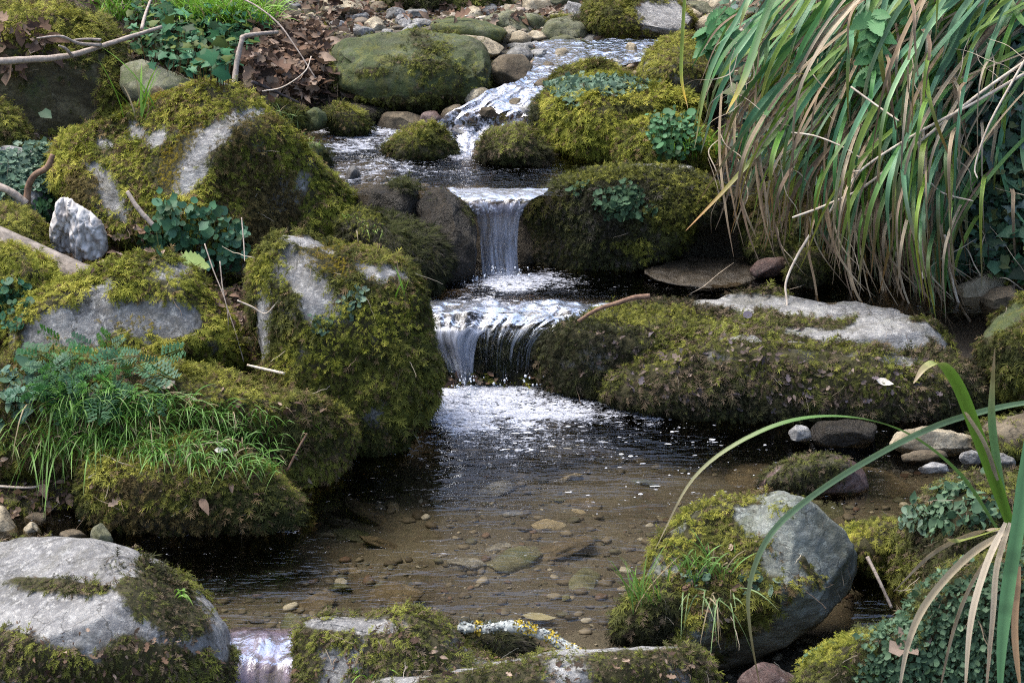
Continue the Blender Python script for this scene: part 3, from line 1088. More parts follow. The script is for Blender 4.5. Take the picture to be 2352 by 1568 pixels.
# --- bottom centre
R_('boulder', 'brown mossy hump with pale top edge at the bottom centre', 'rock',
   [(688, 1470), (695, 1430), (740, 1418), (830, 1420), (930, 1405), (980, 1415), (1030, 1440), (1075, 1490), (1200, 1560), (1150, 1640), (900, 1680), (700, 1660), (680, 1560)],
   3.72, 0.2, 'grey', 0.70, 'dull', bare=[(800, 1436, 110, 14, 2), (760, 1500, 40, 30)], pw=2.7, seed=30, sub=6, cuts=1, straw=0.3, size=0.014, style='long')
R_('boulder', 'flat wet moss patch right of the brown hump, under the lichened stick', 'rock',
   [(1020, 1480), (1080, 1455), (1150, 1452), (1210, 1475), (1230, 1500), (1180, 1540), (1050, 1560), (1000, 1530)], 3.82, 0.12, 'dark', 0.9, 'wet', seed=31, style='strand', zw=-0.1)
R_('boulder', 'long low stone with pale rim and brown moss along the bottom edge', 'rock',
   [(780, 1580), (860, 1556), (1000, 1545), (1150, 1515), (1300, 1492), (1450, 1485), (1560, 1484), (1615, 1505), (1640, 1580), (1600, 1700), (1200, 1720), (850, 1700)],
   3.58, 0.16, 'pale', 0.70, 'dull', bare=[(1100, 1528, 170, 9, -12), (1400, 1490, 200, 9, -2), (900, 1558, 100, 8, -3)], pw=2.6, seed=32, sub=6, cuts=0, straw=0.35, size=0.013, style='long', lump=0.004)
R_('boulder', 'small red and white veined stone at the bottom edge', 'stone',
   [(1690, 1568), (1720, 1530), (1760, 1512), (1800, 1520), (1850, 1560), (1850, 1620), (1700, 1640)], 3.5, 0.07, 'red', seed=33, sub=5, angular=5)
# --- right foreground
R_('boulder', 'tilted grey-green boulder with moss and grass tuft at the right front of the pool', 'boulder',
   [(1480, 1380), (1505, 1300), (1530, 1250), (1590, 1195), (1650, 1165), (1730, 1165), (1800, 1132), (1850, 1148), (1900, 1190), (1945, 1220), (1972, 1260), (1985, 1310), (1960, 1370), (1880, 1430), (1800, 1490), (1740, 1512), (1650, 1540), (1580, 1540), (1500, 1480)],
   4.0, 0.22, 'greygreen', 0.36, 'mid', mossy=[(1640, 1240, 120, 60, -25), (1560, 1390, 80, 110, 20), (1700, 1390, 90, 70, -30), (1860, 1310, 14, 60, -35)],
   bare=[(1870, 1240, 125, 75, 40), (1880, 1400, 130, 60, -35), (1700, 1190, 24, 12), (1800, 1460, 130, 46, -30), (1690, 1240, 34, 10, -30), (1585, 1450, 18, 50)],
   patches=[('moss', 'bright', [(1600, 1220, 90, 34, -35), (1520, 1370, 50, 50), (1790, 1170, 30, 14)], 0.7, 0.014), ('lichen', 'lichen', [(1600, 1330, 60, 30, -15), (1740, 1340, 50, 26)], 0.25, 0.014)],
   pw=3.4, seed=34, sub=6, cuts=0, straw=0.3, size=0.014, zw=-0.06, rough=0.10, planes=[((0.62, -0.62, 0.48), at(1860, 1250, 3.90)), ((-0.30, -0.66, 0.70), at(1740, 1290, 3.86)), ((0.25, -0.88, -0.42), at(1800, 1430, 3.84)), ((0.85, -0.5, -0.1), at(1930, 1330, 3.93))])
R_('boulder', 'dark moss shoulder at the left foot of the tilted boulder', 'rock',
   [(1412, 1460), (1425, 1400), (1470, 1360), (1530, 1330), (1580, 1400), (1590, 1500), (1500, 1520), (1430, 1500)], 3.88, 0.12, 'dark', 1.1, 'dull', seed=35, zw=ZL, style='frond', size=0.014)
R_('boulder', 'moss-capped lump pressed behind the tilted boulder at right', 'rock',
   [(1920, 1240), (1960, 1205), (2010, 1195), (2050, 1210), (2062, 1270), (2050, 1340), (1985, 1360), (1930, 1320)], 4.25, 0.14, 'olive', 0.95, 'mid', seed=36, zw=-0.02, patches=[('moss', 'bright', [(1950, 1235, 50, 30)], 0.8, 0.014)])
R_('boulder', 'mossy bank rock with small round leaves at right under the foreground sedge', 'rock',
   [(2050, 1300), (2065, 1220), (2110, 1180), (2160, 1130), (2230, 1095), (2330, 1110), (2460, 1100), (2460, 1400), (2250, 1420), (2120, 1400), (2065, 1360)], 4.1, 0.22, 'olive', 1.0, 'dull', pw=2.6, seed=37, sub=6,
   patches=[('round', 'blue', [(2200, 1170, 80, 55, -15)], 0.5, 0.018)], size=0.015, straw=0.25)
R_('boulder', 'big boulder carpeted in small grey-green leaves at the bottom right corner', 'boulder',
   [(1800, 1640), (1860, 1540), (1930, 1490), (2010, 1462), (2075, 1440), (2120, 1380), (2190, 1320), (2270, 1290), (2460, 1240), (2500, 1700), (1900, 1720)], 3.5, 0.3, 'olive', 0.9, 'dull', pw=2.4, seed=38, sub=6,
   patches=[('round', 'blue', [(2230, 1500, 330, 190, -20)], 2.0, 0.010), ('moss', 'bright', [(1930, 1500, 90, 25, -28)], 0.7, 0.013)], size=0.014)
# --- stones standing in the lower pool
R_('boulder', 'red-ended stone with dry moss cap standing in the pool at right', 'stone',
   [(1740, 1115), (1780, 1075), (1840, 1055), (1920, 1048), (1965, 1060), (1990, 1090), (2000, 1120), (1960, 1150), (1800, 1150)], 4.68, 0.11, 'red', 0.2, 'dull', mossy=[(1840, 1090, 85, 42, -3)], seed=39, zw=ZL, wetband=0.02, size=0.013, style='long')
R_('boulder', 'dark jagged stone at the waterline under the long slab', 'stone',
   [(1850, 990), (1880, 968), (1950, 962), (2015, 975), (2030, 1010), (1990, 1030), (1880, 1025)], 5.02, 0.08, 'dark', seed=40, angular=6, zw=ZL)
R_('boulder', 'whitish pointed pebble left of the dark jagged stone', 'stone',
   [(1812, 990), (1832, 970), (1855, 980), (1866, 1010), (1830, 1020), (1808, 1010)], 4.98, 0.04, 'pale', seed=41, sub=4, angular=8, zw=ZL, wetband=0.02)
R_('boulder', 'long cream rock at the water edge on the right', 'stone',
   [(2040, 1020), (2070, 990), (2130, 978), (2200, 980), (2240, 1000), (2250, 1035), (2150, 1050), (2060, 1045)], 4.95, 0.1, 'cream', seed=42, angular=7, rough=0.12, zw=ZL, wetband=0.02)
R_('boulder', 'flat submerged-edge tan stone in front of the cream rock', 'stone',
   [(2070, 1045), (2110, 1032), (2170, 1035), (2180, 1052), (2120, 1062), (2075, 1060)], 4.82, 0.06, 'brown', seed=43, sub=4, zw=ZL - 0.02)
R_('boulder', 'white cobble in the shallows at right, by the sedge stems', 'stone',
   [(2200, 1046), (2225, 1030), (2250, 1038), (2252, 1066), (2210, 1068)], 4.78, 0.05, 'pale', seed=44, sub=4, angular=6, zw=ZL - 0.01, wetband=0.03)
R_('boulder', 'grey cobble nearest the right sedge stems', 'stone',
   [(2262, 1050), (2300, 1040), (2330, 1050), (2335, 1075), (2270, 1078)], 4.75, 0.05, 'grey', seed=45, sub=4, angular=6, zw=ZL, wetband=0.04)
R_('boulder', 'bluish flat stone in the shallows below the cream rock', 'stone',
   [(2105, 1075), (2140, 1060), (2175, 1066), (2180, 1085), (2120, 1090)], 4.7, 0.05, 'grey', seed=46, sub=4, zw=ZL - 0.01)
R_('boulder', 'mossy brown lump at the right edge above the shallows', 'stone',
   [(2230, 1000), (2280, 960), (2400, 940), (2460, 1060), (2340, 1090), (2250, 1060)], 4.95, 0.14, 'brown', 0.45, 'dull', seed=47)
# --- long slab and right bank
R_('boulder', 'long low slab with bleached white top, behind the mossy front ledge at right', 'boulder',
   [(1238, 830), (1250, 775), (1300, 748), (1390, 712), (1480, 690), (1600, 678), (1720, 676), (1850, 684), (1950, 690), (2060, 712), (2140, 748), (2180, 800), (2200, 880), (2150, 930), (1900, 940), (1620, 940), (1450, 930), (1340, 920), (1260, 900)],
   5.56, 0.24, 'pale', 0.74, 'dull', bare=[(1720, 693, 150, 13, 1), (1900, 705, 200, 19, 5), (2045, 756, 120, 62, 18), (1820, 708, 130, 20, 3), (1900, 770, 120, 14, 8)],
   mossy=[(1600, 740, 190, 26, 4), (1800, 745, 60, 10, 5)],
   patches=[('moss', 'wet', [(1320, 820, 130, 90, 10), (1430, 800, 120, 50, 20)], 0.9, 0.017), ('moss', 'mid', [(1500, 735, 200, 30, 5)], 0.6, 0.016)],
   pw=3.8, seed=50, sub=6, cuts=0, zw=ZL, straw=0.35, size=0.016, dens=1.1, planes=[((0.0, -0.05, 1), (0.5, 5.4, 0.172)), ((-0.5, -0.8, 0.3), at(1330, 830, 5.36))], rough=0.10, lump=0.006)
R_('boulder', 'mossy front ledge with a thin pale rim, below the bleached slab at the waterline', 'boulder',
   [(1375, 900), (1410, 862), (1480, 822), (1570, 793), (1690, 775), (1800, 780), (1900, 796), (2000, 812), (2100, 826), (2190, 838), (2240, 860), (2275, 910), (2272, 970), (2200, 995), (1900, 1000), (1620, 988), (1460, 945), (1390, 925)],
   5.34, 0.17, 'pale', 0.86, 'dull', bare=[(1740, 780, 130, 6, 3), (2080, 832, 90, 8, 6)],
   patches=[('moss', 'mid', [(1500, 850, 120, 30, -22), (1800, 815, 420, 26, 1), (1900, 870, 200, 20)], 0.3, 0.017), ('moss', 'wet', [(1750, 945, 440, 30, 1), (2200, 900, 80, 70)], 0.9, 0.017)],
   pw=3.0, seed=58, sub=6, cuts=0, zw=ZL, straw=0.45, size=0.017, dens=1.1, planes=[((0.0, -0.25, 1), at(1800, 800, 5.22))], rough=0.14, lump=0.008)
R_('boulder', 'craggy pale lichen-stained rock at right below the ivy', 'rock',
   [(2165, 690), (2190, 660), (2250, 630), (2300, 610), (2340, 640), (2335, 700), (2260, 735), (2190, 735)], 5.85, 0.14, 'cream', seed=51, angular=5, patches=())
R_('boulder', 'tan round stone beside the craggy pale rock', 'rock',
   [(2245, 690), (2280, 660), (2330, 655), (2360, 690), (2340, 740), (2270, 745)], 5.7, 0.1, 'brown', seed=52, angular=3)
R_('boulder', 'mossy round boulder cut by the right edge, middle height', 'boulder',
   [(2255, 770), (2290, 730), (2350, 690), (2460, 660), (2500, 930), (2350, 940), (2280, 900), (2262, 840)], 5.4, 0.2, 'green', 0.55, 'mid', bare=[(2310, 740, 60, 26, -40)], mossy=[(2330, 830, 90, 90)], seed=53, sub=6)
R_('boulder', 'dark wet boulder face in shade beneath the sedge leaf tips', 'rock',
   [(1700, 560), (1740, 450), (1850, 400), (1980, 430), (2060, 520), (2060, 640), (1900, 680), (1760, 660)], 6.15, 0.16, 'olive', 1.0, 'dull', seed=54, zw=ZM)
R_('boulder', 'purplish wet stone at the far side of the middle pool', 'stone',
   [(1720, 620), (1740, 595), (1800, 588), (1810, 610), (1790, 635), (1730, 640)], 5.98, 0.06, 'red', seed=55, sub=4, zw=ZM - 0.02)
R_('boulder', 'flat grey wet rock in the middle pool under the leaf tips', 'stone',
   [(1470, 622), (1530, 600), (1600, 588), (1690, 592), (1760, 612), (1720, 640), (1560, 650)], 6.0, 0.2, 'brown', seed=56, zw=ZM, wetband=0.09, pw=3, rough=0.16, angular=3, planes=[((0.05, -0.12, 1), (0.5, 6.0, 0.197))])
R_('boulder', 'small mossy rock at the right shore of the middle pool', 'stone',
   [(1810, 640), (1830, 600), (1870, 575), (1900, 600), (1895, 650), (1830, 660)], 5.9, 0.07, 'olive', 0.9, 'dull', seed=57, zw=ZM)
# --- falls
R_('boulder', 'dark mossy rock step under the thin curtain of the lower waterfall', 'rock',
   [(965, 790), (1000, 752), (1100, 742), (1220, 742), (1320, 745), (1400, 780), (1400, 900), (1200, 930), (980, 930)], 5.62, 0.14, 'dark', 0.9, 'wet', pw=3.2, seed=60, sub=6, zw=None, style='strand', size=0.02, lump=0.015, rough=0.10, planes=[((0, -0.3, 1), (0, 5.5, 0.15))])
R_('boulder', 'mossy ledge right of the upper waterfall with teal liverwort on top', 'boulder',
   [(1190, 520), (1205, 470), (1260, 440), (1330, 405), (1400, 395), (1480, 392), (1560, 398), (1640, 400), (1700, 420), (1700, 480), (1600, 510), (1560, 560), (1500, 600), (1400, 625), (1290, 625), (1205, 630)],
   6.2, 0.22, 'dark', 1.0, 'wet', pw=2.8, seed=61, sub=6, patches=[('moss', 'mid', [(1400, 410, 150, 20, -4), (1540, 470, 70, 90), (1480, 560, 70, 30), (1620, 430, 80, 40)], 0.9, 0.018), ('lichen', 'blue', [(1430, 460, 90, 40, 5)], 0.6, 0.018)],
   size=0.018, style='frond', straw=0.2)
R_('boulder', 'pale flat stone lying on the mossy ledge below the cress clump', 'stone',
   [(1425, 392), (1450, 378), (1520, 376), (1590, 382), (1600, 398), (1560, 405), (1440, 402)], 6.28, 0.08, 'pale', seed=62, sub=5)
R_('boulder', 'brown angular rock on the lip left of the upper waterfall', 'rock',
   [(800, 455), (850, 428), (900, 420), (945, 418), (965, 450), (962, 500), (900, 520), (820, 500)], 6.12, 0.12, 'dark', 0.15, 'wet', mossy=[(930, 428, 30, 14)], seed=63, angular=5)
R_('boulder', 'black wet rock directly left of the upper waterfall', 'rock',
   [(955, 470), (975, 440), (1010, 428), (1045, 450), (1080, 490), (1100, 540), (1105, 600), (1080, 660), (1000, 660), (965, 560)], 6.02, 0.14, 'dark', 0.3, 'wet', seed=64, sub=6, angular=4, rough=0.12, style='strand')
R_('boulder', 'dark moss mound between the tall boulder and the upper waterfall', 'rock',
   [(780, 520), (810, 488), (870, 490), (940, 505), (990, 530), (1015, 570), (1020, 620), (1000, 670), (900, 680), (800, 640)], 5.86, 0.17, 'dark', 1.05, 'wet', seed=65, sub=6, style='strand', size=0.018,
   patches=[('moss', 'mid', [(830, 510, 50, 30, 20)], 0.5, 0.014)])
R_('boulder', 'dark wet rock face behind the falling water of the upper waterfall', 'rock',
   [(1060, 500), (1090, 476), (1160, 466), (1230, 470), (1260, 520), (1260, 640), (1160, 670), (1070, 650)], 6.22, 0.1, 'dark', seed=59, pw=3.5)
# --- upper pool
R_('boulder', 'broad rounded mossy boulder right of the upper cascade with pale liverwort on top', 'boulder',
   [(1228, 260), (1240, 210), (1280, 185), (1370, 178), (1450, 190), (1530, 212), (1600, 235), (1610, 270), (1560, 320), (1480, 370), (1420, 400), (1340, 385), (1280, 350), (1240, 310)],
   6.85, 0.3, 'olive', 1.1, 'bright', pw=2.4, seed=70, sub=6, zw=None, patches=[('lichen', 'lichen', [(1400, 205, 100, 20, 4), (1310, 215, 40, 30)], 0.6, 0.018), ('moss', 'dull', [(1470, 245, 60, 14), (1420, 370, 150, 26)], 0.6, 0.018), ('moss', 'wet', [(1235, 280, 16, 60)], 0.8, 0.018)], size=0.02)
R_('boulder', 'small mossy rise behind the broad rounded boulder beside the stream', 'rock',
   [(1255, 200), (1290, 162), (1350, 143), (1410, 158), (1450, 185), (1440, 215), (1300, 220)], 7.15, 0.15, 'olive', 1.0, 'mid', seed=71)
R_('boulder', 'moss cushion with bright cress clump at the right shore of the upper pool', 'rock',
   [(1420, 340), (1445, 300), (1490, 275), (1560, 270), (1620, 290), (1650, 340), (1620, 395), (1500, 398), (1430, 380)], 6.5, 0.16, 'olive', 1.1, 'bright', seed=72, patches=[('round', 'clover', [(1545, 320, 60, 40)], 0.8, 0.014)], size=0.018)
R_('boulder', 'grey mossy-topped rock at the far right bank beside the nettle leaves', 'rock',
   [(1465, 180), (1490, 120), (1530, 92), (1600, 85), (1660, 110), (1660, 200), (1600, 230), (1520, 215)], 7.25, 0.22, 'grey', 0.7, 'mid', bare=[(1580, 190, 40, 20)], seed=73)
R_('boulder', 'mossy rock island left of the pair in the upper pool', 'stone',
   [(885, 350), (915, 318), (960, 300), (1005, 296), (1030, 315), (1045, 350), (1040, 372), (960, 385), (890, 375)], 6.68, 0.13, 'olive', 1.1, 'mid', zw=ZU, seed=74, size=0.018)
R_('boulder', 'mossy rock island right of the pair in the upper pool', 'stone',
   [(1100, 360), (1120, 315), (1155, 292), (1200, 296), (1235, 320), (1262, 365), (1260, 388), (1180, 395), (1110, 385)], 6.6, 0.13, 'olive', 1.1, 'dull', zw=ZU, seed=75, size=0.018, straw=0.3)
R_('boulder', 'small dark wet stone in the white water above the two mossy islands', 'stone',
   [(1028, 300), (1045, 282), (1070, 276), (1095, 290), (1100, 318), (1050, 330)], 6.98, 0.07, 'dark', 0.7, 'wet', zw=None, seed=76)
R_('boulder', 'big block of green algae-stained stone at the top centre', 'boulder',
   [(750, 160), (762, 115), (785, 92), (850, 82), (950, 74), (1050, 80), (1108, 105), (1122, 150), (1118, 200), (1085, 235), (1000, 252), (900, 248), (810, 230), (760, 205)],
   7.42, 0.24, 'green', 0.30, 'dull', mossy=[(765, 180, 16, 40), (960, 238, 180, 22), (1000, 150, 60, 10, 5), (850, 165, 40, 12)], pw=3.6, seed=77, sub=6, cuts=1, rough=0.14, size=0.013, planes=[((0.05, -0.45, 1), at(930, 112, 7.3))])
R_('boulder', 'brown square rock at the foot of the green block', 'rock',
   [(1122, 150), (1150, 125), (1205, 125), (1225, 155), (1218, 200), (1170, 215), (1130, 200)], 7.42, 0.12, 'brown', seed=78, angular=3)
R_('boulder', 'pale grey wedge stone leaning on the brown square rock', 'stone',
   [(1160, 125), (1185, 105), (1210, 102), (1225, 130), (1210, 150), (1165, 140)], 7.6, 0.1, 'pale', seed=79, sub=4, angular=3)
R_('boulder', 'round pinkish-white stone wet at the stream edge under the green block', 'stone',
   [(1060, 225), (1080, 202), (1115, 200), (1135, 222), (1125, 245), (1075, 248)], 7.25, 0.07, 'cream', seed=80, sub=4)
R_('boulder', 'grey-green boulder with long cream top edge above the green block', 'rock',
   [(988, 60), (1000, 35), (1070, 38), (1130, 55), (1165, 70), (1168, 105), (1100, 108), (1000, 88)], 8.1, 0.2, 'green', seed=81, angular=2)
R_('boulder', 'cream low stone wedged between green block and grey-green boulder', 'rock',
   [(1020, 95), (1060, 80), (1120, 85), (1162, 110), (1155, 135), (1110, 140), (1040, 120)], 7.85, 0.12, 'cream', seed=82, angular=2)
R_('boulder', 'olive rock with ridged back in the far stone pile', 'rock',
   [(1100, 50), (1140, 20), (1190, 25), (1230, 55), (1250, 85), (1180, 90), (1120, 75)], 8.4, 0.15, 'olive', seed=83, angular=3)
R_('boulder', 'reddish-topped round rock with green moss, far centre', 'rock',
   [(1240, 80), (1260, 45), (1310, 35), (1350, 60), (1355, 95), (1290, 105), (1245, 100)], 8.2, 0.13, 'olive', 0.4, 'dull', seed=84)
R_('boulder', 'far large boulder streaked grey with moss front at the top right of the stream', 'boulder',
   [(1340, 60), (1345, 10), (1400, -25), (1500, -20), (1560, 10), (1610, 60), (1600, 105), (1480, 100), (1380, 95)], 8.3, 0.3, 'grey', 0.5, 'mid', mossy=[(1400, 30, 60, 40)], bare=[(1540, 60, 80, 30, 30)], seed=85, sub=6)
R_('boulder', 'yellowish outcrop at the top edge, left of the mossy far ledge', 'rock',
   [(700, 20), (740, -20), (800, -20), (845, 20), (850, 48), (790, 52), (720, 50)], 8.7, 0.2, 'cream', seed=86, angular=4)
R_('boulder', 'mossy far ledge along the top edge of the picture', 'rock',
   [(830, 20), (870, -60), (1000, -70), (1150, -40), (1165, 20), (1120, 48), (900, 50)], 8.9, 0.25, 'olive', 1.0, 'dull', seed=87, size=0.022)
R_('boulder', 'slate-grey wedge among the far gravel', 'stone',
   [(745, 60), (770, 45), (800, 50), (795, 68), (750, 72)], 8.4, 0.08, 'grey', seed=88, sub=4, angular=4)
# small stones along the left shore of the upper pool
for (lab, ol, Y, mt, cv, pl, sd_) in [
    ('smooth olive stone half in the upper pool behind the peaked boulder', [(640, 330), (680, 315), (740, 330), (772, 380), (765, 410), (690, 410)], 6.5, 'green', 0.2, 'mid', 90),
    ('mossy cone-shaped stone at the left shore of the upper pool', [(748, 290), (755, 255), (785, 240), (815, 255), (840, 300), (800, 310)], 7.0, 'olive', 0.9, 'mid', 91),
    ('rounded grey-green stone left of the mossy cone stone', [(690, 290), (698, 260), (725, 245), (750, 262), (752, 298), (710, 302)], 6.95, 'green', 0.2, 'dull', 92),
    ('low mossy stone beneath the wispy grass at the upper pool', [(600, 275), (610, 245), (660, 240), (695, 262), (700, 300), (630, 305)], 6.85, 'olive', 0.7, 'mid', 93),
    ('wet brown ledge stone under the green block', [(865, 290), (880, 258), (940, 255), (985, 275), (985, 305), (880, 305)], 7.15, 'brown', 0.0, 'wet', 94),
    ('round wet purple-brown stone in the cascade foot', [(958, 285), (970, 258), (1000, 252), (1018, 272), (1010, 300), (970, 302)], 7.1, 'red', 0.0, 'wet', 95),
    ('mottled wet stone beside the pinkish-white one', [(1010, 265), (1025, 240), (1060, 240), (1065, 270), (1040, 285), (1015, 282)], 7.15, 'brown', 0.0, 'wet', 96),
    ('dark teal stone slab in shadow below the green block', [(780, 245), (810, 235), (880, 250), (890, 280), (830, 295), (790, 275)], 7.2, 'dark', 0.3, 'wet', 97),
    ('dark flat stone between the leaf heap and the green block', [(680, 235), (720, 205), (750, 200), (765, 230), (740, 255), (700, 255)], 7.3, 'dark', 0.0, 'wet', 98),
    ('tiny pointed grey stone alone in the upper pool', [(790, 415), (800, 385), (815, 380), (828, 400), (832, 425), (800, 432)], 6.35, 'grey', 0.0, 'wet', 99),
    ('thin pink stone in front of the stream bend', [(1205, 215), (1215, 180), (1235, 170), (1240, 205), (1230, 225)], 7.3, 'red', 0.0, 'wet', 100),
    ('brown stone with mossy foot below the bent stick', [(555, 215), (560, 160), (595, 145), (608, 170), (600, 210), (575, 225)], 6.9, 'brown', 0.3, 'dull', 101),
    ('dark rock in midstream near the top', [(1345, 120), (1365, 112), (1400, 112), (1425, 122), (1410, 134), (1360, 134)], 7.75, 'dark', 0.0, 'wet', 102),
]:
    R_('boulder', lab, 'stone', ol, Y, 0.07, mt, cv, pl, seed=sd_, sub=4 if cv == 0 else 5, angular=2, zw=ZU if Y < 7.1 else None)

# the far stones of the gravel bar: many of a kind, each its own thing
random.seed(21)
proto = {}
for mt in ('pale', 'cream', 'grey', 'brown', 'olive'):
    v, f = ico(3)
    P = v * np.array([1, 0.8, 0.55])
    for k in range(9):
        nr = unit(np.random.default_rng(len(mt) * 31 + k).normal(0, 1, 3))
        dd = P @ nr
        P = P - nr * (np.maximum(0, dd - dd.max() * 0.74) * 0.9)[:, None]
    P = P + unit(v) * (0.12 * fbm(v, 1.6, 3, len(mt)))[:, None]
    proto[mt] = mesh_obj('cobble', P, f, M[mt], floats={'moss': np.zeros(len(P)), 'wet': np.zeros(len(P))})
    tag(proto[mt], 'small loose cobble lying on the far gravel bar', 'cobble', 'cobbles on the far gravel bar')


def place_cobble(mt, x, y, z, s, first):
    o = proto[mt] if first else proto[mt].copy()
    if not first:
        COL.objects.link(o)
    o.location = (x, y, z)
    o.scale = (s, s * random.uniform(0.7, 1.1), s * random.uniform(0.6, 1.0))
    o.rotation_euler = (random.uniform(-0.4, 0.4), random.uniform(-0.4, 0.4), random.uniform(0, 6.28))
    return o


big_far = [(625, 75, .09), (670, 62, .07), (690, 82, .06), (930, 62, .07), (965, 58, .06), (1195, 100, .08), (1235, 92, .07), (1225, 62, .09), (1270, 112, .05), (1300, 108, .07), (1330, 104, .05), (1180, 62, .1), (1320, 30, .09), (1290, 12, .1),
           (1240, 22, .1), (1195, 112, .06), (1170, 92, .08), (905, 40, .06), (860, 66, .07), (640, 40, .1), (1600, 30, .1), (1620, 62, .08)]
cob_regions = [(620, 1000, 12, 82, 60), (1180, 1480, 60, 112, 34), (1000, 1330, 20, 60, 12), (1560, 1660, 0, 60, 10), (600, 760, 0, 60, 20)]
seen = set()
for (u0, u1, v0, v1, n) in cob_regions:
    for i in range(n):
        u, v_ = random.uniform(u0, u1), random.uniform(v0, v1)
        d = ray(u, v_)
        # march to the ground
        t = 6.5
        while t < 14:
            p = CPOS + d * t
            if p[2] < float(terr(np.array([p[0]]), np.array([p[1]]))[0][0]):
                break
            t += 0.03
        mt = ['pale', 'cream', 'grey', 'brown', 'olive'][i] if len(seen) < 5 else random.choice(['pale', 'cream', 'cream', 'grey', 'brown'])
        s = random.choice([0.018, 0.025, 0.03, 0.045, 0.06])
        place_cobble(mt, p[0], p[1], p[2] + s * 0.15, s, mt not in seen)
        seen.add(mt)
for (u, v_, s) in big_far:
    p, t = None, 6.5
    while t < 14:
        p = CPOS + ray(u, v_) * t
        if p[2] < float(terr(np.array([p[0]]), np.array([p[1]]))[0][0]):
            break
        t += 0.03
    o = place_cobble(random.choice(['pale', 'cream', 'olive', 'grey', 'cream']), p[0], p[1], p[2] + s * 0.1, s, False)
    tag(o, 'larger fist-sized stone of the far gravel bar', 'stone', 'larger stones of the far gravel bar')

for (u, v_, z_, s_, mt) in [(1260, 150, .575, .05, 'brown'), (1300, 168, .57, .04, 'grey'), (1245, 190, .56, .05, 'brown'), (1340, 140, .58, .035, 'cream'), (1420, 140, .58, .04, 'grey'), (1290, 118, .59, .045, 'cream'),
                            (1240, 118, .59, .05, 'pale'), (1180, 232, .53, .045, 'brown'), (1120, 252, .52, .05, 'brown'), (1215, 250, .52, .04, 'grey'), (1085, 262, .50, .04, 'brown'), (1390, 165, .575, .04, 'brown'),
                            (1200, 280, .475, .04, 'brown'), (1060, 292, .46, .035, 'grey'), (1450, 108, .595, .045, 'cream'), (1500, 112, .6, .05, 'pale'), (1540, 105, .6, .04, 'cream')]:
    p = atz(u, v_, z_)
    o = place_cobble(mt, p[0], p[1], p[2] - 0.01, s_, False)
    tag(o, 'small wet stone breaking the riffle of the upper stream', 'stone', 'wet stones in the upper riffle')
random.seed(77)
for i in range(70):
    x, y = random.uniform(-0.75, 1.0), random.uniform(3.95, 5.15)
    z = float(terr(np.array([x]), np.array([y]))[0][0])
    s_ = random.choice([0.03, 0.04, 0.05, 0.07, 0.11, 0.14])
    o = place_cobble(random.choice(['brown', 'brown', 'cream', 'olive', 'grey']), x, y, z, s_, False)
    o.scale = (s_, s_ * random.uniform(0.6, 0.9), min(0.05, s_ * random.uniform(0.25, 0.5)))
    tag(o, 'stone lying under the clear water of the lower pool', 'stone', 'drowned stones on the lower pool bed')
# ------------------------------------------------------------------ pebbles on the stream bed (uncountable)
def pebble_cloud(name, xr, yr, n, smin, smax, dz=0.0, light=1.0, ymask=None):
    x = RNG.uniform(*xr, n)
    y = RNG.uniform(*yr, n)
    z, b = terr(x, y)
    k = (b > 0.6) & (fbm(np.stack([x, y, x * 0], 1), 3.2, 3, 66) + 0.25 + RNG.normal(0, 0.15, n) > 0)
    x, y, z = x[k], y[k], z[k]
    n = len(x)
    v, f = ico(2)
    T = []
    for j in range(4):
        pv = v * np.array([1, 0.75, 0.4]) * 0.5
        pv = pv + v * (0.09 * fbm(v, 1.4, 2, j + 50))[:, None]
        T.append((pv, f, np.ones(len(pv))))
    pal = np.array([(0.15, 0.13, 0.10), (0.09, 0.075, 0.058), (0.24, 0.215, 0.17), (0.12, 0.078, 0.058), (0.10, 0.10, 0.07), (0.42, 0.40, 0.35)]) * light
    c = pal[RNG.choice(6, n, p=[0.3, 0.3, 0.12, 0.12, 0.12, 0.04])] * RNG.uniform(0.6, 1.3, (n, 1))
    s = smin + (smax - smin) * RNG.random(n) ** 5
    o = scatter(name, T, np.stack([x, y, z + s * 0.08], 1), np.array([0, 0, 1.0]) + RNG.normal(0, 0.15, (n, 3)), RNG.normal(0, 1, (n, 3)), s, c, PEB)
    o.data.polygons.foreach_set('use_smooth', np.ones(len(o.data.polygons), bool))
    tag(o, kind='stuff')
    return o


o = pebble_cloud('pebbles', (-1.1, 1.2), (3.85, 5.3), 6500, 0.005, 0.04)
tag(o, 'brown and tan pebbles on the bed of the clear lower pool', 'pebbles')
o = pebble_cloud('pebbles', (-0.6, 0.9), (5.5, 7.2), 900, 0.01, 0.06)
tag(o, 'pebbles on the bed of the middle and upper pools', 'pebbles')
o = pebble_cloud('gravel', (-0.9, 0.95), (7.3, 9.6), 3600, 0.012, 0.075, light=1.9)
tag(o, 'pale gravel and pebbles across the far stream bed', 'gravel')

# ------------------------------------------------------------------ WATER
WL = water_mat('pool_water', (0.80, 0.77, 0.68), 0.36, 5.5, 75, stretch=3.2, ior=1.40)
WM = water_mat('brook_water', (0.78, 0.72, 0.62), 0.45, 14, 65, stretch=2.2)


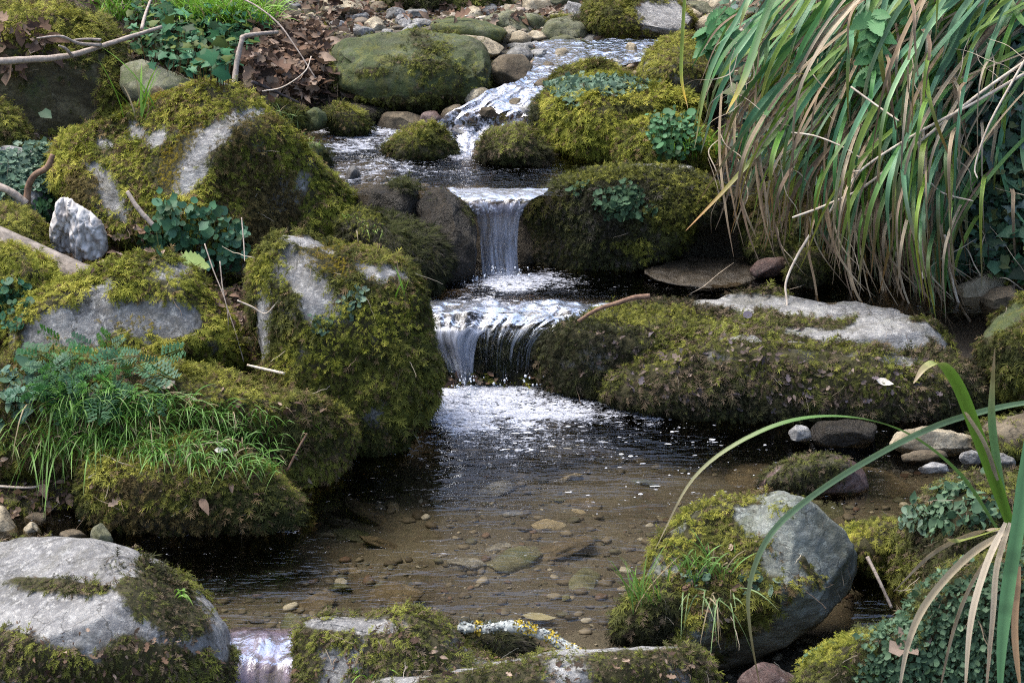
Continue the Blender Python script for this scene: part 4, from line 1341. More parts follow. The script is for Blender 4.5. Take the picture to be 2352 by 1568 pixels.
def pool(name, z, x0, x1, y0, y1, mat, foamfn, step=0.008, amp=0.002, turbfn=None, wl=(7, 22)):
    xs = np.arange(x0, x1, step)
    ys = np.arange(y0, y1, step)
    X, Yv = np.meshgrid(xs, ys)
    P = np.stack([X.ravel(), Yv.ravel(), np.zeros(X.size)], 1)
    fo = foamfn(P)
    tb = np.ones(len(P)) if turbfn is None else turbfn(P)
    Q = P * np.array([0.8, 2.6, 1])
    P[:, 2] = z + (amp * vnoise(Q * wl[0], 5) + amp * 0.6 * vnoise(Q * wl[1], 6)) * tb + 0.006 * np.clip(fo - 0.5, 0, 1) * vnoise(P * 60, 7)
    i = np.arange(X.size).reshape(X.shape)
    F = np.stack([i[:-1, :-1].ravel(), i[:-1, 1:].ravel(), i[1:, 1:].ravel(), i[1:, :-1].ravel()], 1)
    o = mesh_obj(name, P, F, mat, floats={'foam': fo, 'turb': tb})
    tag(o, kind='structure')
    return o


def foam_blobs(z, blobs):
    """blobs: (U,V,ru,rv,strength) on the pool surface"""
    def fn(P):
        u, v = proj(P + np.array([0, 0, z]))
        nz = 0.35 * fbm(P, 8, 3, 4)
        r = np.zeros(len(P))
        for (eu, ev, ru, rv, s) in blobs:
            d = np.sqrt(((u - eu) / ru) ** 2 + ((v - ev) / rv) ** 2)
            r = np.maximum(r, s * np.clip(1.25 - d + nz, 0, 1))
        return r
    return fn


def turb_lower(P):
    u, v = proj(P)
    d = np.sqrt(((u - 1120) / 480) ** 2 + ((v - 960) / 170) ** 2)
    return 0.34 + 2.3 * np.clip(1.3 - d, 0, 1)


pool('water', ZL, -1.7, 1.9, 3.86, 5.62, WL, foam_blobs(ZL, [(1110, 925, 260, 66, 1.0), (1060, 895, 150, 34, 1.25), (1240, 945, 240, 50, 0.9), (1150, 1010, 300, 60, 0.40), (660, 1222, 45, 10, 0.6), (1400, 1470, 25, 22, 0.5), (1790, 1118, 70, 10, 0.5)]), turbfn=turb_lower)
pool('water', ZM, -0.65, 1.5, 5.57, 6.2, WM, foam_blobs(ZM, [(1150, 645, 170, 34, 0.85), (1080, 695, 150, 50, 0.6), (1250, 715, 140, 34, 0.55), (1290, 650, 120, 24, 0.5), (1000, 700, 60, 40, 0.6)]), amp=0.003,
     turbfn=lambda P: 0.25 + 1.3 * np.clip(1.3 - np.hypot((proj(P + [0, 0, ZM])[0] - 1130) / 300, (proj(P + [0, 0, ZM])[1] - 690) / 90), 0, 1))
pool('water', ZU, -1.0, 0.95, 6.05, 7.2, WM, foam_blobs(ZU, [(1060, 350, 100, 28, 0.85), (850, 325, 190, 34, 0.62), (860, 380, 200, 58, 0.5), (1080, 395, 190, 22, 0.34), (820, 302, 150, 16, 0.8), (1140, 446, 150, 8, 0.4)]), amp=0.003,
     turbfn=lambda P: 0.45 + 1.0 * np.clip(1.2 - np.hypot((proj(P + [0, 0, ZU])[0] - 950) / 320, (proj(P + [0, 0, ZU])[1] - 350) / 80), 0, 1))


def ribbon(name, rows, mat, nu=60, nv=70, amp=0.004, foam=0.0, kindlabel=None, bulge=0.0, edgefade=0.0, seed=0, startfade=0.14, endfade=0.0, lumps=0.0):
    """rows: (U_left, U_right, V_left, V_right, dist Y_left, Y_right) from top to bottom; Y is the world distance"""
    Lp = smooth_path([at(r[0], r[2], r[4]) for r in rows], nv)
    Rp = smooth_path([at(r[1], r[3], r[5]) for r in rows], nv)
    ts = np.linspace(0, 1, nu)
    V, UV, FO, FA = [], [], [], []
    ln = np.linalg.norm(np.diff((Lp + Rp) / 2, axis=0), axis=1)
    cum = np.concatenate([[0], np.cumsum(ln)])
    wdt = np.linalg.norm(Rp - Lp, axis=1).mean()
    for j in range(nv + 1):
        for t in ts:
            p = Lp[j] * (1 - t) + Rp[j] * t
            p = p + np.array([0, -1, 0.2]) * bulge * math.sin(math.pi * t)
            V.append(p)
            UV.append((t * wdt / 0.2, cum[j] / 0.2))
            FO.append(foam - edgefade * (abs(t - 0.5) * 2) ** 3)
            FA.append(max(1.0 - 1.0 * (j / nv) / startfade - 0.0, (abs(t - 0.5) * 2 - 0.86) * 4.0, ((j / nv) - (1 - endfade)) / endfade if endfade else -1.0, -1.0))
    V = np.array(V)
    UV = np.array(UV)
    st = np.stack([UV[:, 0] * 5, UV[:, 1] * 0.8, np.zeros(len(V))], 1)
    st2 = np.stack([UV[:, 0] * 14, UV[:, 1] * 2.2, np.zeros(len(V))], 1)
    V = V + np.array([0.2, -1, 0.6]) * (amp * vnoise(st, seed) + amp * 0.45 * vnoise(st2, seed + 1))[:, None]
    V[:, 2] += lumps * (vnoise(V * 16, seed + 4) + 0.6 * vnoise(V * 38, seed + 5))
    i = np.arange(len(V)).reshape(nv + 1, nu)
    F = np.stack([i[:-1, :-1].ravel(), i[:-1, 1:].ravel(), i[1:, 1:].ravel(), i[1:, :-1].ravel()], 1)
    o = mesh_obj(name, V, F, mat, floats={'foam': np.array(FO), 'fade': np.array(FA), 'turb': np.ones(len(V))}, uv=UV)
    tag(o, kind='structure')
    return o


FM = fall_mat('falling_water', 0.12, 0.85, (0.46, 0.51, 0.64), 4.5, 0.7, (0.34, 0.74))
FT = fall_mat('thin_falling_water', 0.0, 0.6, (0.38, 0.44, 0.54), 10, 0.7, (0.53, 0.70), ior=1.12)
FO_ = fall_mat('outlet_water', 0.2, 0.6, (0.42, 0.34, 0.44), 3, 1.6, (0.36, 0.7))
FC = fall_mat('cascade_water', 0.10, 0.92, (0.62, 0.66, 0.80), 7, 2.6, (0.40, 0.60))


def rz(Ul, Ur, Vl, Vr, zl, zr=None):
    zr = zl if zr is None else zr
    return (Ul, Ur, Vl, Vr, atz(Ul, Vl, zl)[1], atz(Ur, Vr, zr)[1])


WS = water_mat('sheet_water', (0.70, 0.68, 0.70), 0.28, 16, 55, (0.46, 0.50, 0.62), stretch=0.8, grough=0.28, ior=1.2)
# upper fall: a thin sheet gathers at the lip, then drops as one narrow tongue
ribbon('waterfall', [rz(1020, 1262, 430, 430, 0.414), rz(1042, 1250, 446, 444, 0.411), rz(1066, 1222, 462, 460, 0.402), rz(1084, 1204, 484, 482, 0.378), rz(1096, 1197, 516, 516, 0.336)],
       WS, seed=2, amp=0.006, foam=0.42, endfade=0.3, lumps=0.004)
ribbon('waterfall', [rz(1045, 1240, 452, 452, 0.405), rz(1064, 1222, 466, 464, 0.396), rz(1086, 1203, 488, 486, 0.370), rz(1097, 1195, 522, 520, 0.322), rz(1101, 1192, 572, 570, 0.252), rz(1106, 1195, 634, 634, 0.174)],
       FM, bulge=0.012, seed=3, amp=0.007, startfade=0.3)
# lower fall: a lumpy sheet over the mossy step, the main chute on the left, thin veils to its right
ribbon('waterfall', [rz(968, 1410, 684, 690, 0.186), rz(970, 1400, 704, 706, 0.185), rz(972, 1370, 728, 722, 0.178), rz(978, 1330, 752, 740, 0.160, 0.172), rz(986, 1300, 776, 758, 0.135, 0.155), rz(996, 1285, 800, 778, 0.10, 0.13)],
       WS, bulge=0.0, seed=4, amp=0.008, nu=110, nv=110, foam=0.36, endfade=0.35, lumps=0.006)
ribbon('waterfall', [rz(970, 1170, 722, 735, 0.178), rz(976, 1130, 750, 754, 0.160, 0.162), rz(984, 1104, 776, 778, 0.136), rz(1004, 1094, 806, 808, 0.10), rz(1026, 1090, 842, 842, 0.055), rz(1040, 1090, 892, 892, -0.012)],
       FM, bulge=0.02, seed=5, amp=0.010, nv=110, lumps=0.005, startfade=0.3)
ribbon('waterfall', [rz(1094, 1340, 740, 738, 0.170, 0.172), rz(1092, 1310, 764, 756, 0.150, 0.160), rz(1092, 1275, 798, 784, 0.112, 0.13), rz(1094, 1262, 838, 826, 0.055, 0.075), rz(1096, 1258, 894, 892, -0.012)],
       FT, bulge=0.008, seed=7, amp=0.010, nv=110, lumps=0.006, startfade=0.2)
ribbon('waterfall', [rz(966, 1010, 736, 740, 0.170), rz(970, 1020, 780, 784, 0.128), rz(980, 1040, 838, 842, 0.058), rz(990, 1046, 894, 894, -0.012)], FT, seed=8, nu=30)


# upper cascade tumbling between the block and the round boulder
def rowz(U0, U1, V, z, slope=0.0):
    a, b = atz(U0, V, z), atz(U1, V, z + slope)
    return (U0, U1, V, V, a[1], b[1])


WC = water_mat('brook_riffle', (0.72, 0.64, 0.58), 0.35, 22, 52, (0.60, 0.60, 0.70))
WB = water_mat('white_water', (0.72, 0.68, 0.68), 0.4, 20, 42, (0.68, 0.70, 0.80), grough=0.15)
ribbon('cascade', [rowz(1225, 1520, 84, 0.60), rowz(1230, 1500, 108, 0.59), rowz(1225, 1480, 135, 0.58), rowz(1215, 1400, 158, 0.575), rowz(1200, 1345, 180, 0.565), rowz(1150, 1310, 205, 0.55), rowz(1090, 1290, 232, 0.53)],
       WC, nu=110, nv=160, amp=0.006, foam=0.22, seed=9, lumps=0.006)
ribbon('cascade', [rowz(1190, 1330, 188, 0.562), rowz(1130, 1300, 208, 0.553), rowz(1075, 1280, 235, 0.534), rowz(1020, 1250, 262, 0.505), rowz(985, 1235, 290, 0.465), rowz(1005, 1190, 320, 0.43), rowz(1025, 1150, 350, 0.416), rowz(1030, 1130, 376, 0.411)],
       WB, nu=110, nv=180, amp=0.012, foam=0.62, seed=19, lumps=0.010, endfade=0.16)
# outlet at the bottom: the pool spills towards the viewer
WO = water_mat('outlet_water', (0.72, 0.62, 0.66), 0.5, 9, 60, foamcol=(0.75, 0.72, 0.8), stretch=0.35)
ribbon('cascade', [(520, 720, 1432, 1432, 3.92, 3.92), (522, 712, 1450, 1448, 3.86, 3.86), (518, 702, 1478, 1475, 3.79, 3.80), (505, 696, 1520, 1515, 3.72, 3.72), (500, 692, 1580, 1575, 3.68, 3.68), (500, 690, 1680, 1680, 3.66, 3.66)],
       FO_, nu=70, nv=80, amp=0.008, foam=0.0, bulge=0.0, seed=15, lumps=0.004)

# ------------------------------------------------------------------ ray casting on what is built
gsel = (GV[:, 0] > -2.5) & (GV[:, 0] < 2.5) & (GV[:, 1] > 3) & (GV[:, 1] < 12)
fsel = gsel[GF].all(1)
gt = np.concatenate([GF[fsel][:, [0, 1, 2]], GF[fsel][:, [0, 2, 3]]])
add_tree(GV, gt, 'ground')
BV = BVHTree.FromPolygons(np.concatenate(TREE['v']).tolist(), np.concatenate(TREE['f']).tolist(), all_triangles=True)


OWN = TREE['own']
LAST = [0]


def hit(U, V):
    d = Vector(ray(U, V)).normalized()
    loc, n, i, dist = BV.ray_cast(Vector(CPOS), d)
    if loc is None:
        return None, None
    LAST[0] = i
    if n.dot(d) > 0:
        n = -n
    return np.array(loc), np.array(n)


def under_water(p):
    y, z = p[1], p[2]
    return (y < 5.5 and z < ZL + 0.004) or (5.5 <= y < 6.03 and z < ZM + 0.004) or (6.03 <= y < 7.1 and z < ZU + 0.004)


def inpoly(x, y, P):
    c = False
    j = len(P) - 1
    for i in range(len(P)):
        if (P[i][1] > y) != (P[j][1] > y) and x < (P[j][0] - P[i][0]) * (y - P[i][1]) / (P[j][1] - P[i][1]) + P[i][0]:
            c = not c
        j = i
    return c


def region(poly, n, dry=True, own=None):
    us = [p[0] for p in poly]
    vs = [p[1] for p in poly]
    L, N = [], []
    k = 0
    while len(L) < n and k < n * 6:
        k += 1
        u, v = random.uniform(min(us), max(us)), random.uniform(min(vs), max(vs))
        if not inpoly(u, v, poly):
            continue
        p, nn = hit(u, v)
        if p is None or (dry and under_water(p)) or (own and OWN[LAST[0]] != own):
            continue
        L.append(p)
        N.append(nn)
    return np.array(L).reshape(-1, 3), np.array(N).reshape(-1, 3)


def leaves(name, label, cat, poly, n, T, pal, size, lift=(0.005, 0.03), mat=None, droop=0.5, dry=True, kind=None, stemc=None, group=None, spread=0.5, own=None):
    P, N = region(poly, n, dry, own)
    n = len(P)
    if n == 0:
        return None
    h = RNG.uniform(*lift, n)[:, None]
    pos = P + (N * 0.6 + np.array([0, -0.25, 0.6])) * h
    fw = np.stack([RNG.normal(0, 1, n), RNG.normal(-0.5, 0.6, n), RNG.normal(-droop, 0.5, n)], 1)
    up = unit(N * 0.6 + np.array([0, -0.45, 0.7]) + RNG.normal(0, spread, (n, 3)))
    pal = np.array(pal)
    c = pal[RNG.integers(0, len(pal), n)] * RNG.uniform(0.75, 1.25, (n, 1))
    s = size * np.clip(np.exp(RNG.normal(-0.1, 0.36, n)), 0.35, 1.9)
    o = scatter('leaves' if stemc is not None else name, T, pos, up, fw, s, c, mat or LEAF)
    if stemc is not None:
        root = empty(name)
        o.parent = root
        # thin stems from the ground to every leaf
        st = []
        V, F, C = [], [], []
        for i in range(n):
            a, b = P[i], pos[i]
            w = 0.0012
            k = len(V)
            V += [a - [w, 0, 0], a + [w, 0, 0], b + [w, 0, 0], b - [w, 0, 0]]
            F.append((k, k + 1, k + 2, k + 3))
            C += [stemc] * 4
        so_ = mesh_obj('stems', np.array(V), np.array(F), LEAF, root, cols=np.array(C))
        so_['kind'] = 'stuff'
        o['kind'] = 'stuff'
        o = root
    tag(o, label, cat, group, kind)
    return o


IVYC = [(0.025, 0.09, 0.03), (0.04, 0.14, 0.06), (0.07, 0.20, 0.10), (0.08, 0.12, 0.02), (0.02, 0.06, 0.02)]
IVYD = [(0.03, 0.07, 0.04), (0.05, 0.12, 0.07), (0.07, 0.15, 0.09), (0.09, 0.14, 0.13), (0.025, 0.05, 0.03), (0.10, 0.13, 0.05)]
DEADC = [(0.20, 0.14, 0.10), (0.12, 0.075, 0.05), (0.28, 0.21, 0.16), (0.07, 0.045, 0.035), (0.16, 0.10, 0.07)]
leaves('ivy', 'dark green ivy leaves over the bank behind the peaked boulder', 'ivy', [(300, 60), (600, 30), (620, 110), (560, 150), (520, 220), (440, 190), (300, 130)], 800, IVY, IVYC, 0.034, (0.01, 0.09), stemc=(0.09, 0.06, 0.03))
leaves('ivy', 'ivy and nettle leaves in the gap at the top of the left bank', 'ivy', [(280, 0), (640, 0), (640, 70), (290, 90)], 120, IVY, IVYC, 0.032, (0.01, 0.07), stemc=(0.09, 0.06, 0.03))
leaves('leaf_heap', 'heap of dry brown dead leaves between ivy bank and green block', 'leaves', [(560, 90), (640, 70), (740, 80), (765, 200), (700, 240), (590, 210)], 1500, OAKISH, DEADC, 0.05, (0.0, 0.07), DEAD, kind='stuff', spread=0.8)
leaves('leaf_litter', 'dead leaves around the pale branch at upper left', 'leaves', [(0, 60), (110, 60), (110, 120), (60, 150), (0, 200)], 60, OAKISH, DEADC, 0.055, (0.0, 0.05), DEAD, kind='stuff', spread=0.8)
leaves('leaf_litter', 'brown leaf litter on the soil between peaked boulder and low grey rock', 'leaves', [(100, 560), (240, 520), (340, 520), (560, 620), (580, 800), (480, 700), (440, 600), (300, 590), (230, 640)], 330, OAKISH, DEADC, 0.032, (0.0, 0.025), DEAD, kind='stuff', spread=0.8)
leaves('leaf_litter', 'dead leaf scraps over the far bank at the top edge', 'leaves', [(600, 0), (1340, 0), (1340, 40), (900, 60), (620, 60)], 420, OAKISH, DEADC, 0.04, (0.0, 0.02), DEAD, kind='stuff', spread=0.8)
leaves('leaf_litter', 'small dead leaf scraps caught in the moss of the left side', 'leaves', [(0, 840), (400, 850), (780, 950), (690, 1180), (200, 1150), (0, 1050)], 150, OAKISH, DEADC, 0.022, (0.0, 0.012), DEAD, kind='stuff', spread=0.8)
leaves('leaf_litter', 'small dead leaf scraps over the long slab at right', 'leaves', [(1300, 740), (1600, 700), (2150, 830), (2250, 930), (1620, 950), (1300, 860)], 330, OAKISH, [(0.13, 0.10, 0.09), (0.22, 0.17, 0.14), (0.08, 0.06, 0.05), (0.12, 0.10, 0.11)], 0.020, (0.0, 0.014), DEAD, kind='stuff', spread=0.9)
leaves('leaf_litter', 'dead leaf crumbs on the mossy rocks of the foreground', 'leaves', [(0, 1420), (500, 1480), (700, 1450), (1050, 1430), (1200, 1530), (1600, 1500), (1720, 1380), (1740, 1220), (1500, 1300), (1620, 1568), (0, 1568)], 330, OAKISH, DEADC, 0.014, (0.0, 0.01), DEAD, kind='stuff', spread=0.9)
FRAME = [(-60, -40), (2412, -40), (2412, 1600), (-60, 1600)]
leaves('leaf_litter', 'brown crumbs of dead leaves covering the bare soil of both banks', 'leaves', FRAME, 4500, OAKISH + OVATE, DEADC + [(0.05, 0.035, 0.025), (0.09, 0.06, 0.045)], 0.03, (0.0, 0.012), DEAD, kind='stuff', spread=0.8, own='ground')
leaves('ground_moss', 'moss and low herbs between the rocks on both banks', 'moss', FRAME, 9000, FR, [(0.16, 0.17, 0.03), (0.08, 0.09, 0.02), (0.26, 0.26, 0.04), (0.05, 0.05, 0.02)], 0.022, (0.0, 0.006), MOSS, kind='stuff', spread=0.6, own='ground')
leaves('fallen_twigs', 'thin straw-coloured stalks and twigs strewn over moss and soil', 'twigs', [(0, 60), (800, 60), (800, 400), (1000, 700), (960, 1050), (690, 1200), (0, 1180)], 150, TWIG, [(0.30, 0.24, 0.17), (0.18, 0.13, 0.09), (0.38, 0.33, 0.25)], 0.065, (0.0, 0.02), DEAD, kind='stuff', spread=0.6)
leaves('fallen_twigs', 'thin straw-coloured stalks strewn over the right and front rocks', 'twigs', [(1230, 430), (2352, 700), (2352, 1568), (700, 1568), (700, 1430), (1400, 1400), (1500, 1250), (2000, 1150), (2000, 960), (1300, 880)], 150, TWIG, [(0.26, 0.21, 0.15), (0.16, 0.12, 0.09), (0.36, 0.32, 0.25)], 0.05, (0.0, 0.015), DEAD, kind='stuff', spread=0.6)
leaves('cress_plant', 'low plant with rounded blue-green leaves below the peaked boulder', 'plant', [(340, 540), (390, 490), (440, 485), (540, 510), (560, 560), (540, 620), (480, 610), (350, 590)], 300, ROUND + LICHEN, [(0.06, 0.16, 0.08), (0.04, 0.12, 0.06), (0.09, 0.20, 0.12), (0.03, 0.08, 0.03)], 0.022, (0.01, 0.09), stemc=(0.10, 0.12, 0.05), droop=0.1)
leaves('fern_plant', 'feathery green herb leaves on the left ledge below the low grey rock', 'plant', [(90, 830), (160, 790), (250, 800), (370, 830), (380, 870), (260, 960), (120, 960), (40, 900)], 150, FERN, [(0.05, 0.16, 0.05), (0.05, 0.13, 0.06), (0.09, 0.19, 0.11), (0.05, 0.15, 0.02)], 0.048, (0.005, 0.03), droop=0.2, stemc=(0.08, 0.10, 0.04))
leaves('cress_plant', 'flat grey-green leaves on the left ledge at the picture edge', 'plant', [(0, 860), (90, 850), (100, 940), (0, 980)], 60, ROUND + OVATE, [(0.10, 0.19, 0.14), (0.07, 0.14, 0.08)], 0.03, (0.005, 0.03), stemc=(0.1, 0.12, 0.05))
leaves('cress_plant', 'bushy bright cress leaves on the moss cushion by the upper pool', 'plant', [(1495, 290), (1540, 275), (1590, 290), (1600, 350), (1540, 365), (1495, 340)], 260, ROUND, [(0.05, 0.15, 0.06), (0.08, 0.20, 0.09), (0.03, 0.09, 0.03)], 0.017, (0.005, 0.05), stemc=(0.08, 0.12, 0.04))
leaves('cress_plant', 'small spindly plant with pale green leaflets behind the tilted boulder', 'plant', [(2060, 1190), (2090, 1165), (2130, 1165), (2150, 1200), (2110, 1240), (2070, 1220)], 60, OVATE, [(0.12, 0.19, 0.13), (0.07, 0.13, 0.07)], 0.02, (0.01, 0.05), stemc=(0.1, 0.1, 0.05))
leaves('clover_patch', 'clover-like leaves on the rock at left edge under the plank', 'plant', [(0, 640), (60, 650), (80, 700), (50, 760), (0, 760)], 150, ROUND, [(0.04, 0.13, 0.07), (0.03, 0.09, 0.04)], 0.017, (0.003, 0.02), stemc=(0.06, 0.1, 0.03))
leaves('ivy', 'dark ivy leaves hanging on the shaded right bank beside the sedge', 'ivy', [(2120, 60), (2400, 60), (2400, 650), (2200, 640), (2130, 420)], 1300, IVY, IVYD, 0.034, (0.01, 0.10), stemc=(0.05, 0.04, 0.03))
leaves('ivy', 'small ivy leaves trailing over the craggy pale rock at right', 'ivy', [(2160, 520), (2352, 500), (2352, 660), (2300, 640), (2200, 620)], 160, IVY, IVYC, 0.03, (0.01, 0.05), stemc=(0.05, 0.04, 0.03))
leaves('undergrowth', 'shaded leafy undergrowth behind the hanging sedge leaves', 'undergrowth', [(1650, 0), (2352, 0), (2352, 500), (1900, 560), (1720, 420), (1640, 200)], 1700, IVY + OVATE, IVYD, 0.038, (0.0, 0.06), kind='stuff')


# ------------------------------------------------------------------ blades, grass, sedge
def blade_mesh(paths, fold=0.25):
    """paths: list of (points n x 3, width, colours n x 3, side vector)"""
    V, F, C = [], [], []
    for (P, w, col, side) in paths:
        n = len(P)
        k0 = len(V)
        T = np.gradient(P, axis=0)
        T = unit(T)
        vl, vr = random.uniform(0.85, 1.2), random.uniform(0.85, 1.2)
        bl = [random.random() for _ in range(4)]
        for i in range(n):
            t = i / (n - 1)
            wt = w * min(1.0, 0.55 + t * 3) * (1 - max(0, (t - 0.55) / 0.45) ** 1.6 * 0.93) * 0.5
            s = side - T[i] * (side @ T[i])
            s = s / (np.linalg.norm(s) + 1e-9)
            nn = np.cross(T[i], s)
            V += [P[i] - s * wt + nn * wt * fold, P[i], P[i] + s * wt + nn * wt * fold]
            bk = 0.75 if abs(t - bl[0]) < 0.05 or abs(t - bl[1]) < 0.03 else 1.0
            tw_ = np.array([0.55, 0.42, 0.3]) * 0.5 if t > 0.9 and bl[2] < 0.6 else None
            ci_ = col[i] * bk if tw_ is None else col[i] * 0.4 + tw_ * 0.6
            C += [ci_ * vl, ci_ * 0.78, ci_ * vr]
        for i in range(n - 1):
            a = k0 + i * 3
            F += [(a, a + 1, a + 4, a + 3), (a + 1, a + 2, a + 5, a + 4)]
    return np.array(V), np.array(F), np.array(C)


def grass(label, centers, n, h, col=((0.10, 0.24, 0.03), (0.16, 0.32, 0.05)), w=0.003, lean=(0, -0.3), spread=0.03, name='grass_tuft', droopf=0.6, group=None, dryf=0.08):
    paths = []
    for (U, V_) in centers:
        p, nn = hit(U, V_)
        if p is None:
            continue
        for i in range(n):
            b = p + np.array([random.gauss(0, spread), random.gauss(0, spread * 0.6), -0.005])
            L = h * random.uniform(0.4, 1.3)
            dfi = droopf * random.uniform(0.5, 1.25)
            a = random.uniform(0, 6.283)
            out = np.array([math.cos(a) * random.uniform(0.3, 0.9) + lean[0], math.sin(a) * 0.5 + lean[1] * random.uniform(0.2, 1.3), 0])
            pts = []
            for k in range(7):
                t = k / 6
                pts.append(b + out * L * (t ** 1.3) * 0.8 + np.array([0, 0, L * (t - dfi * t * t)]))
            c0 = np.array(col[0]) * random.uniform(0.7, 1.2)
            c1 = np.array(col[1]) * random.uniform(0.7, 1.2)
            if random.random() < dryf:
                c0 = c1 = np.array([0.32, 0.26, 0.15])
            cc = np.array([c0 + (c1 - c0) * k / 6 for k in range(7)])
            paths.append((np.array(pts), w * random.uniform(0.7, 1.3), cc, np.array([-math.sin(a), math.cos(a) * 0.5, 0.2])))
    if not paths:
        return
    V, F, C = blade_mesh(paths)
    o = mesh_obj(name, V, F, BLADE, cols=C)
    return tag(o, label, 'grass', group)


random.seed(5)
BR = ((0.11, 0.26, 0.02), (0.22, 0.42, 0.05))
grass('bright green grass clump on the bank at the top edge, centre left', [(u, v) for u in range(430, 620, 14) for v in (10, 35, 60, 80)], 36, 0.22, ((0.12, 0.30, 0.02), (0.26, 0.50, 0.05)), 0.004, spread=0.035)
grass('short bright grass on the bank at the top edge, above the pale branch', [(u, v) for u in range(240, 330, 18) for v in (15, 45)], 26, 0.14, BR, 0.004, spread=0.03)
grass('wispy grass tuft on the low stone at the upper pool', [(640, 275), (660, 278), (680, 290)], 16, 0.085, ((0.12, 0.20, 0.05), (0.22, 0.33, 0.10)), 0.0022, spread=0.02)
grass('fine grass at the right flank of the peaked boulder', [(690, 325), (715, 340), (700, 335)], 22, 0.05, ((0.12, 0.22, 0.04), (0.2, 0.35, 0.08)), 0.002, spread=0.02)
grass('tall grass blades rising behind the peaked boulder', [(310, 265), (325, 290), (335, 260)], 5, 0.22, BR, 0.005, lean=(0.0, 0), droopf=0.3, spread=0.015)
grass('grass sward trailing over the left ledge', [(u, 880 + (u - 150) * 0.15 + dv) for u in range(150, 600, 28) for dv in (20, 60, 100, 135)], 26, 0.11, ((0.06, 0.17, 0.02), (0.16, 0.34, 0.06)), 0.0022, lean=(0.05, -0.5), spread=0.035, droopf=0.95)
grass('longer grass blades hanging at the left end of the ledge', [(u, v) for u in (100, 140, 180, 215) for v in (940, 1000, 1040)], 14, 0.15, ((0.07, 0.18, 0.02), (0.15, 0.32, 0.05)), 0.0035, lean=(0.0, -0.7), spread=0.03, droopf=1.3)
grass('bright grass spray over the overhanging rock at the pool', [(360, 1040), (375, 1055), (390, 1045)], 22, 0.10, ((0.09, 0.24, 0.03), (0.2, 0.42, 0.08)), 0.003, lean=(-0.2, -0.6), droopf=1.3, spread=0.015)
grass('sparse grass at the left edge above the shaded stone', [(15, 1020), (50, 1030), (85, 1040), (30, 990)], 12, 0.12, ((0.09, 0.16, 0.03), (0.2, 0.28, 0.07)), 0.003, lean=(-0.2, -0.5), droopf=1.2)
grass('two grass blades on the tall mossy boulder top right', [(920, 690), (930, 700)], 3, 0.10, BR, 0.004, spread=0.006, droopf=0.2)
grass('grass blades near the foot of the tall mossy boulder', [(715, 1010), (730, 1000), (610, 1020)], 6, 0.09, BR, 0.0035, spread=0.012, droopf=0.4)
grass('little grass tuft on the pale slab at lower left', [(405, 1372)], 14, 0.065, ((0.12, 0.26, 0.03), (0.22, 0.4, 0.06)), 0.0035, spread=0.01, droopf=0.8)
grass('grass tuft standing on the tilted boulder', [(1590, 1330), (1620, 1325), (1650, 1320), (1600, 1300)], 20, 0.10, ((0.12, 0.26, 0.04), (0.22, 0.42, 0.10)), 0.0026, lean=(0, -0.2), spread=0.02, droopf=0.5, dryf=0.2)
grass('grass hanging down the front of the tilted boulder', [(1600, 1370), (1630, 1380), (1660, 1370)], 12, 0.10, ((0.14, 0.24, 0.08), (0.26, 0.38, 0.16)), 0.0026, lean=(0.1, -0.8), spread=0.02, droopf=1.7, dryf=0.4)
grass('upright grass at the left foot of the tilted boulder in the water', [(1468, 1380), (1480, 1400), (1490, 1385)], 10, 0.12, ((0.12, 0.26, 0.04), (0.22, 0.40, 0.08)), 0.0028, lean=(-0.1, 0), spread=0.014, droopf=0.2, dryf=0.2)
grass('grass beside the bright cress clump at the upper pool', [(1600, 340), (1620, 350), (1640, 340), (1580, 360)], 24, 0.11, BR, 0.003, spread=0.025, droopf=0.5)
grass('grass blades bending at the bottom edge of the brown hump', [(830, 1545), (850, 1555)], 5, 0.07, BR, 0.003, spread=0.012, droopf=1.1)
grass('few grass blades in the leaf-carpeted corner boulder', [(1990, 1540), (2010, 1550)], 6, 0.05, BR, 0.003, spread=0.012, droopf=0.6)
grass('yellow-green wisps on the dark moss mound', [(815, 500), (835, 515), (850, 530)], 14, 0.05, ((0.14, 0.24, 0.03), (0.26, 0.38, 0.07)), 0.0025, lean=(0, -0.5), spread=0.02, droopf=1.3)

# --- the big hanging sedge at top right
GR = [(0.13, 0.30, 0.05), (0.10, 0.28, 0.08), (0.08, 0.23, 0.11), (0.12, 0.29, 0.15), (0.17, 0.35, 0.19), (0.09, 0.21, 0.05), (0.17, 0.30, 0.06), (0.055, 0.14, 0.06), (0.22, 0.38, 0.20), (0.24, 0.36, 0.07), (0.18, 0.30, 0.04)]
DR = [(0.42, 0.33, 0.22), (0.30, 0.22, 0.14), (0.50, 0.42, 0.30), (0.24, 0.17, 0.12)]
YL = [(0.30, 0.28, 0.03)]


def blade_from_px(pts, Ys, w, c0, c1, n=22, tw=0.3):
    P3 = [at(p[0], p[1], y) for p, y in zip(pts, Ys)]
    P = smooth_path(P3, n)
    t = np.linspace(0, 1, n + 1)[:, None]
    cc = np.array(c0) * (1 - sstep(0.55, 1.0, t)) + np.array(c1) * sstep(0.55, 1.0, t)
    side = unit(np.array([random.uniform(0.5, 1), random.uniform(-0.6, 0.6), random.uniform(-tw, tw)]))
    return (P, w, cc, side)


random.seed(33)
sedge = empty('sedge_clump')
tag(sedge, 'huge clump of long blue-green and straw sedge leaves hanging over the right bank', 'sedge')
green, dry = [], []


def lower_edge(u):
    return np.interp(u, [1560, 1640, 1750, 1900, 2050, 2150, 2230], [420, 540, 600, 650, 700, 760, 720])


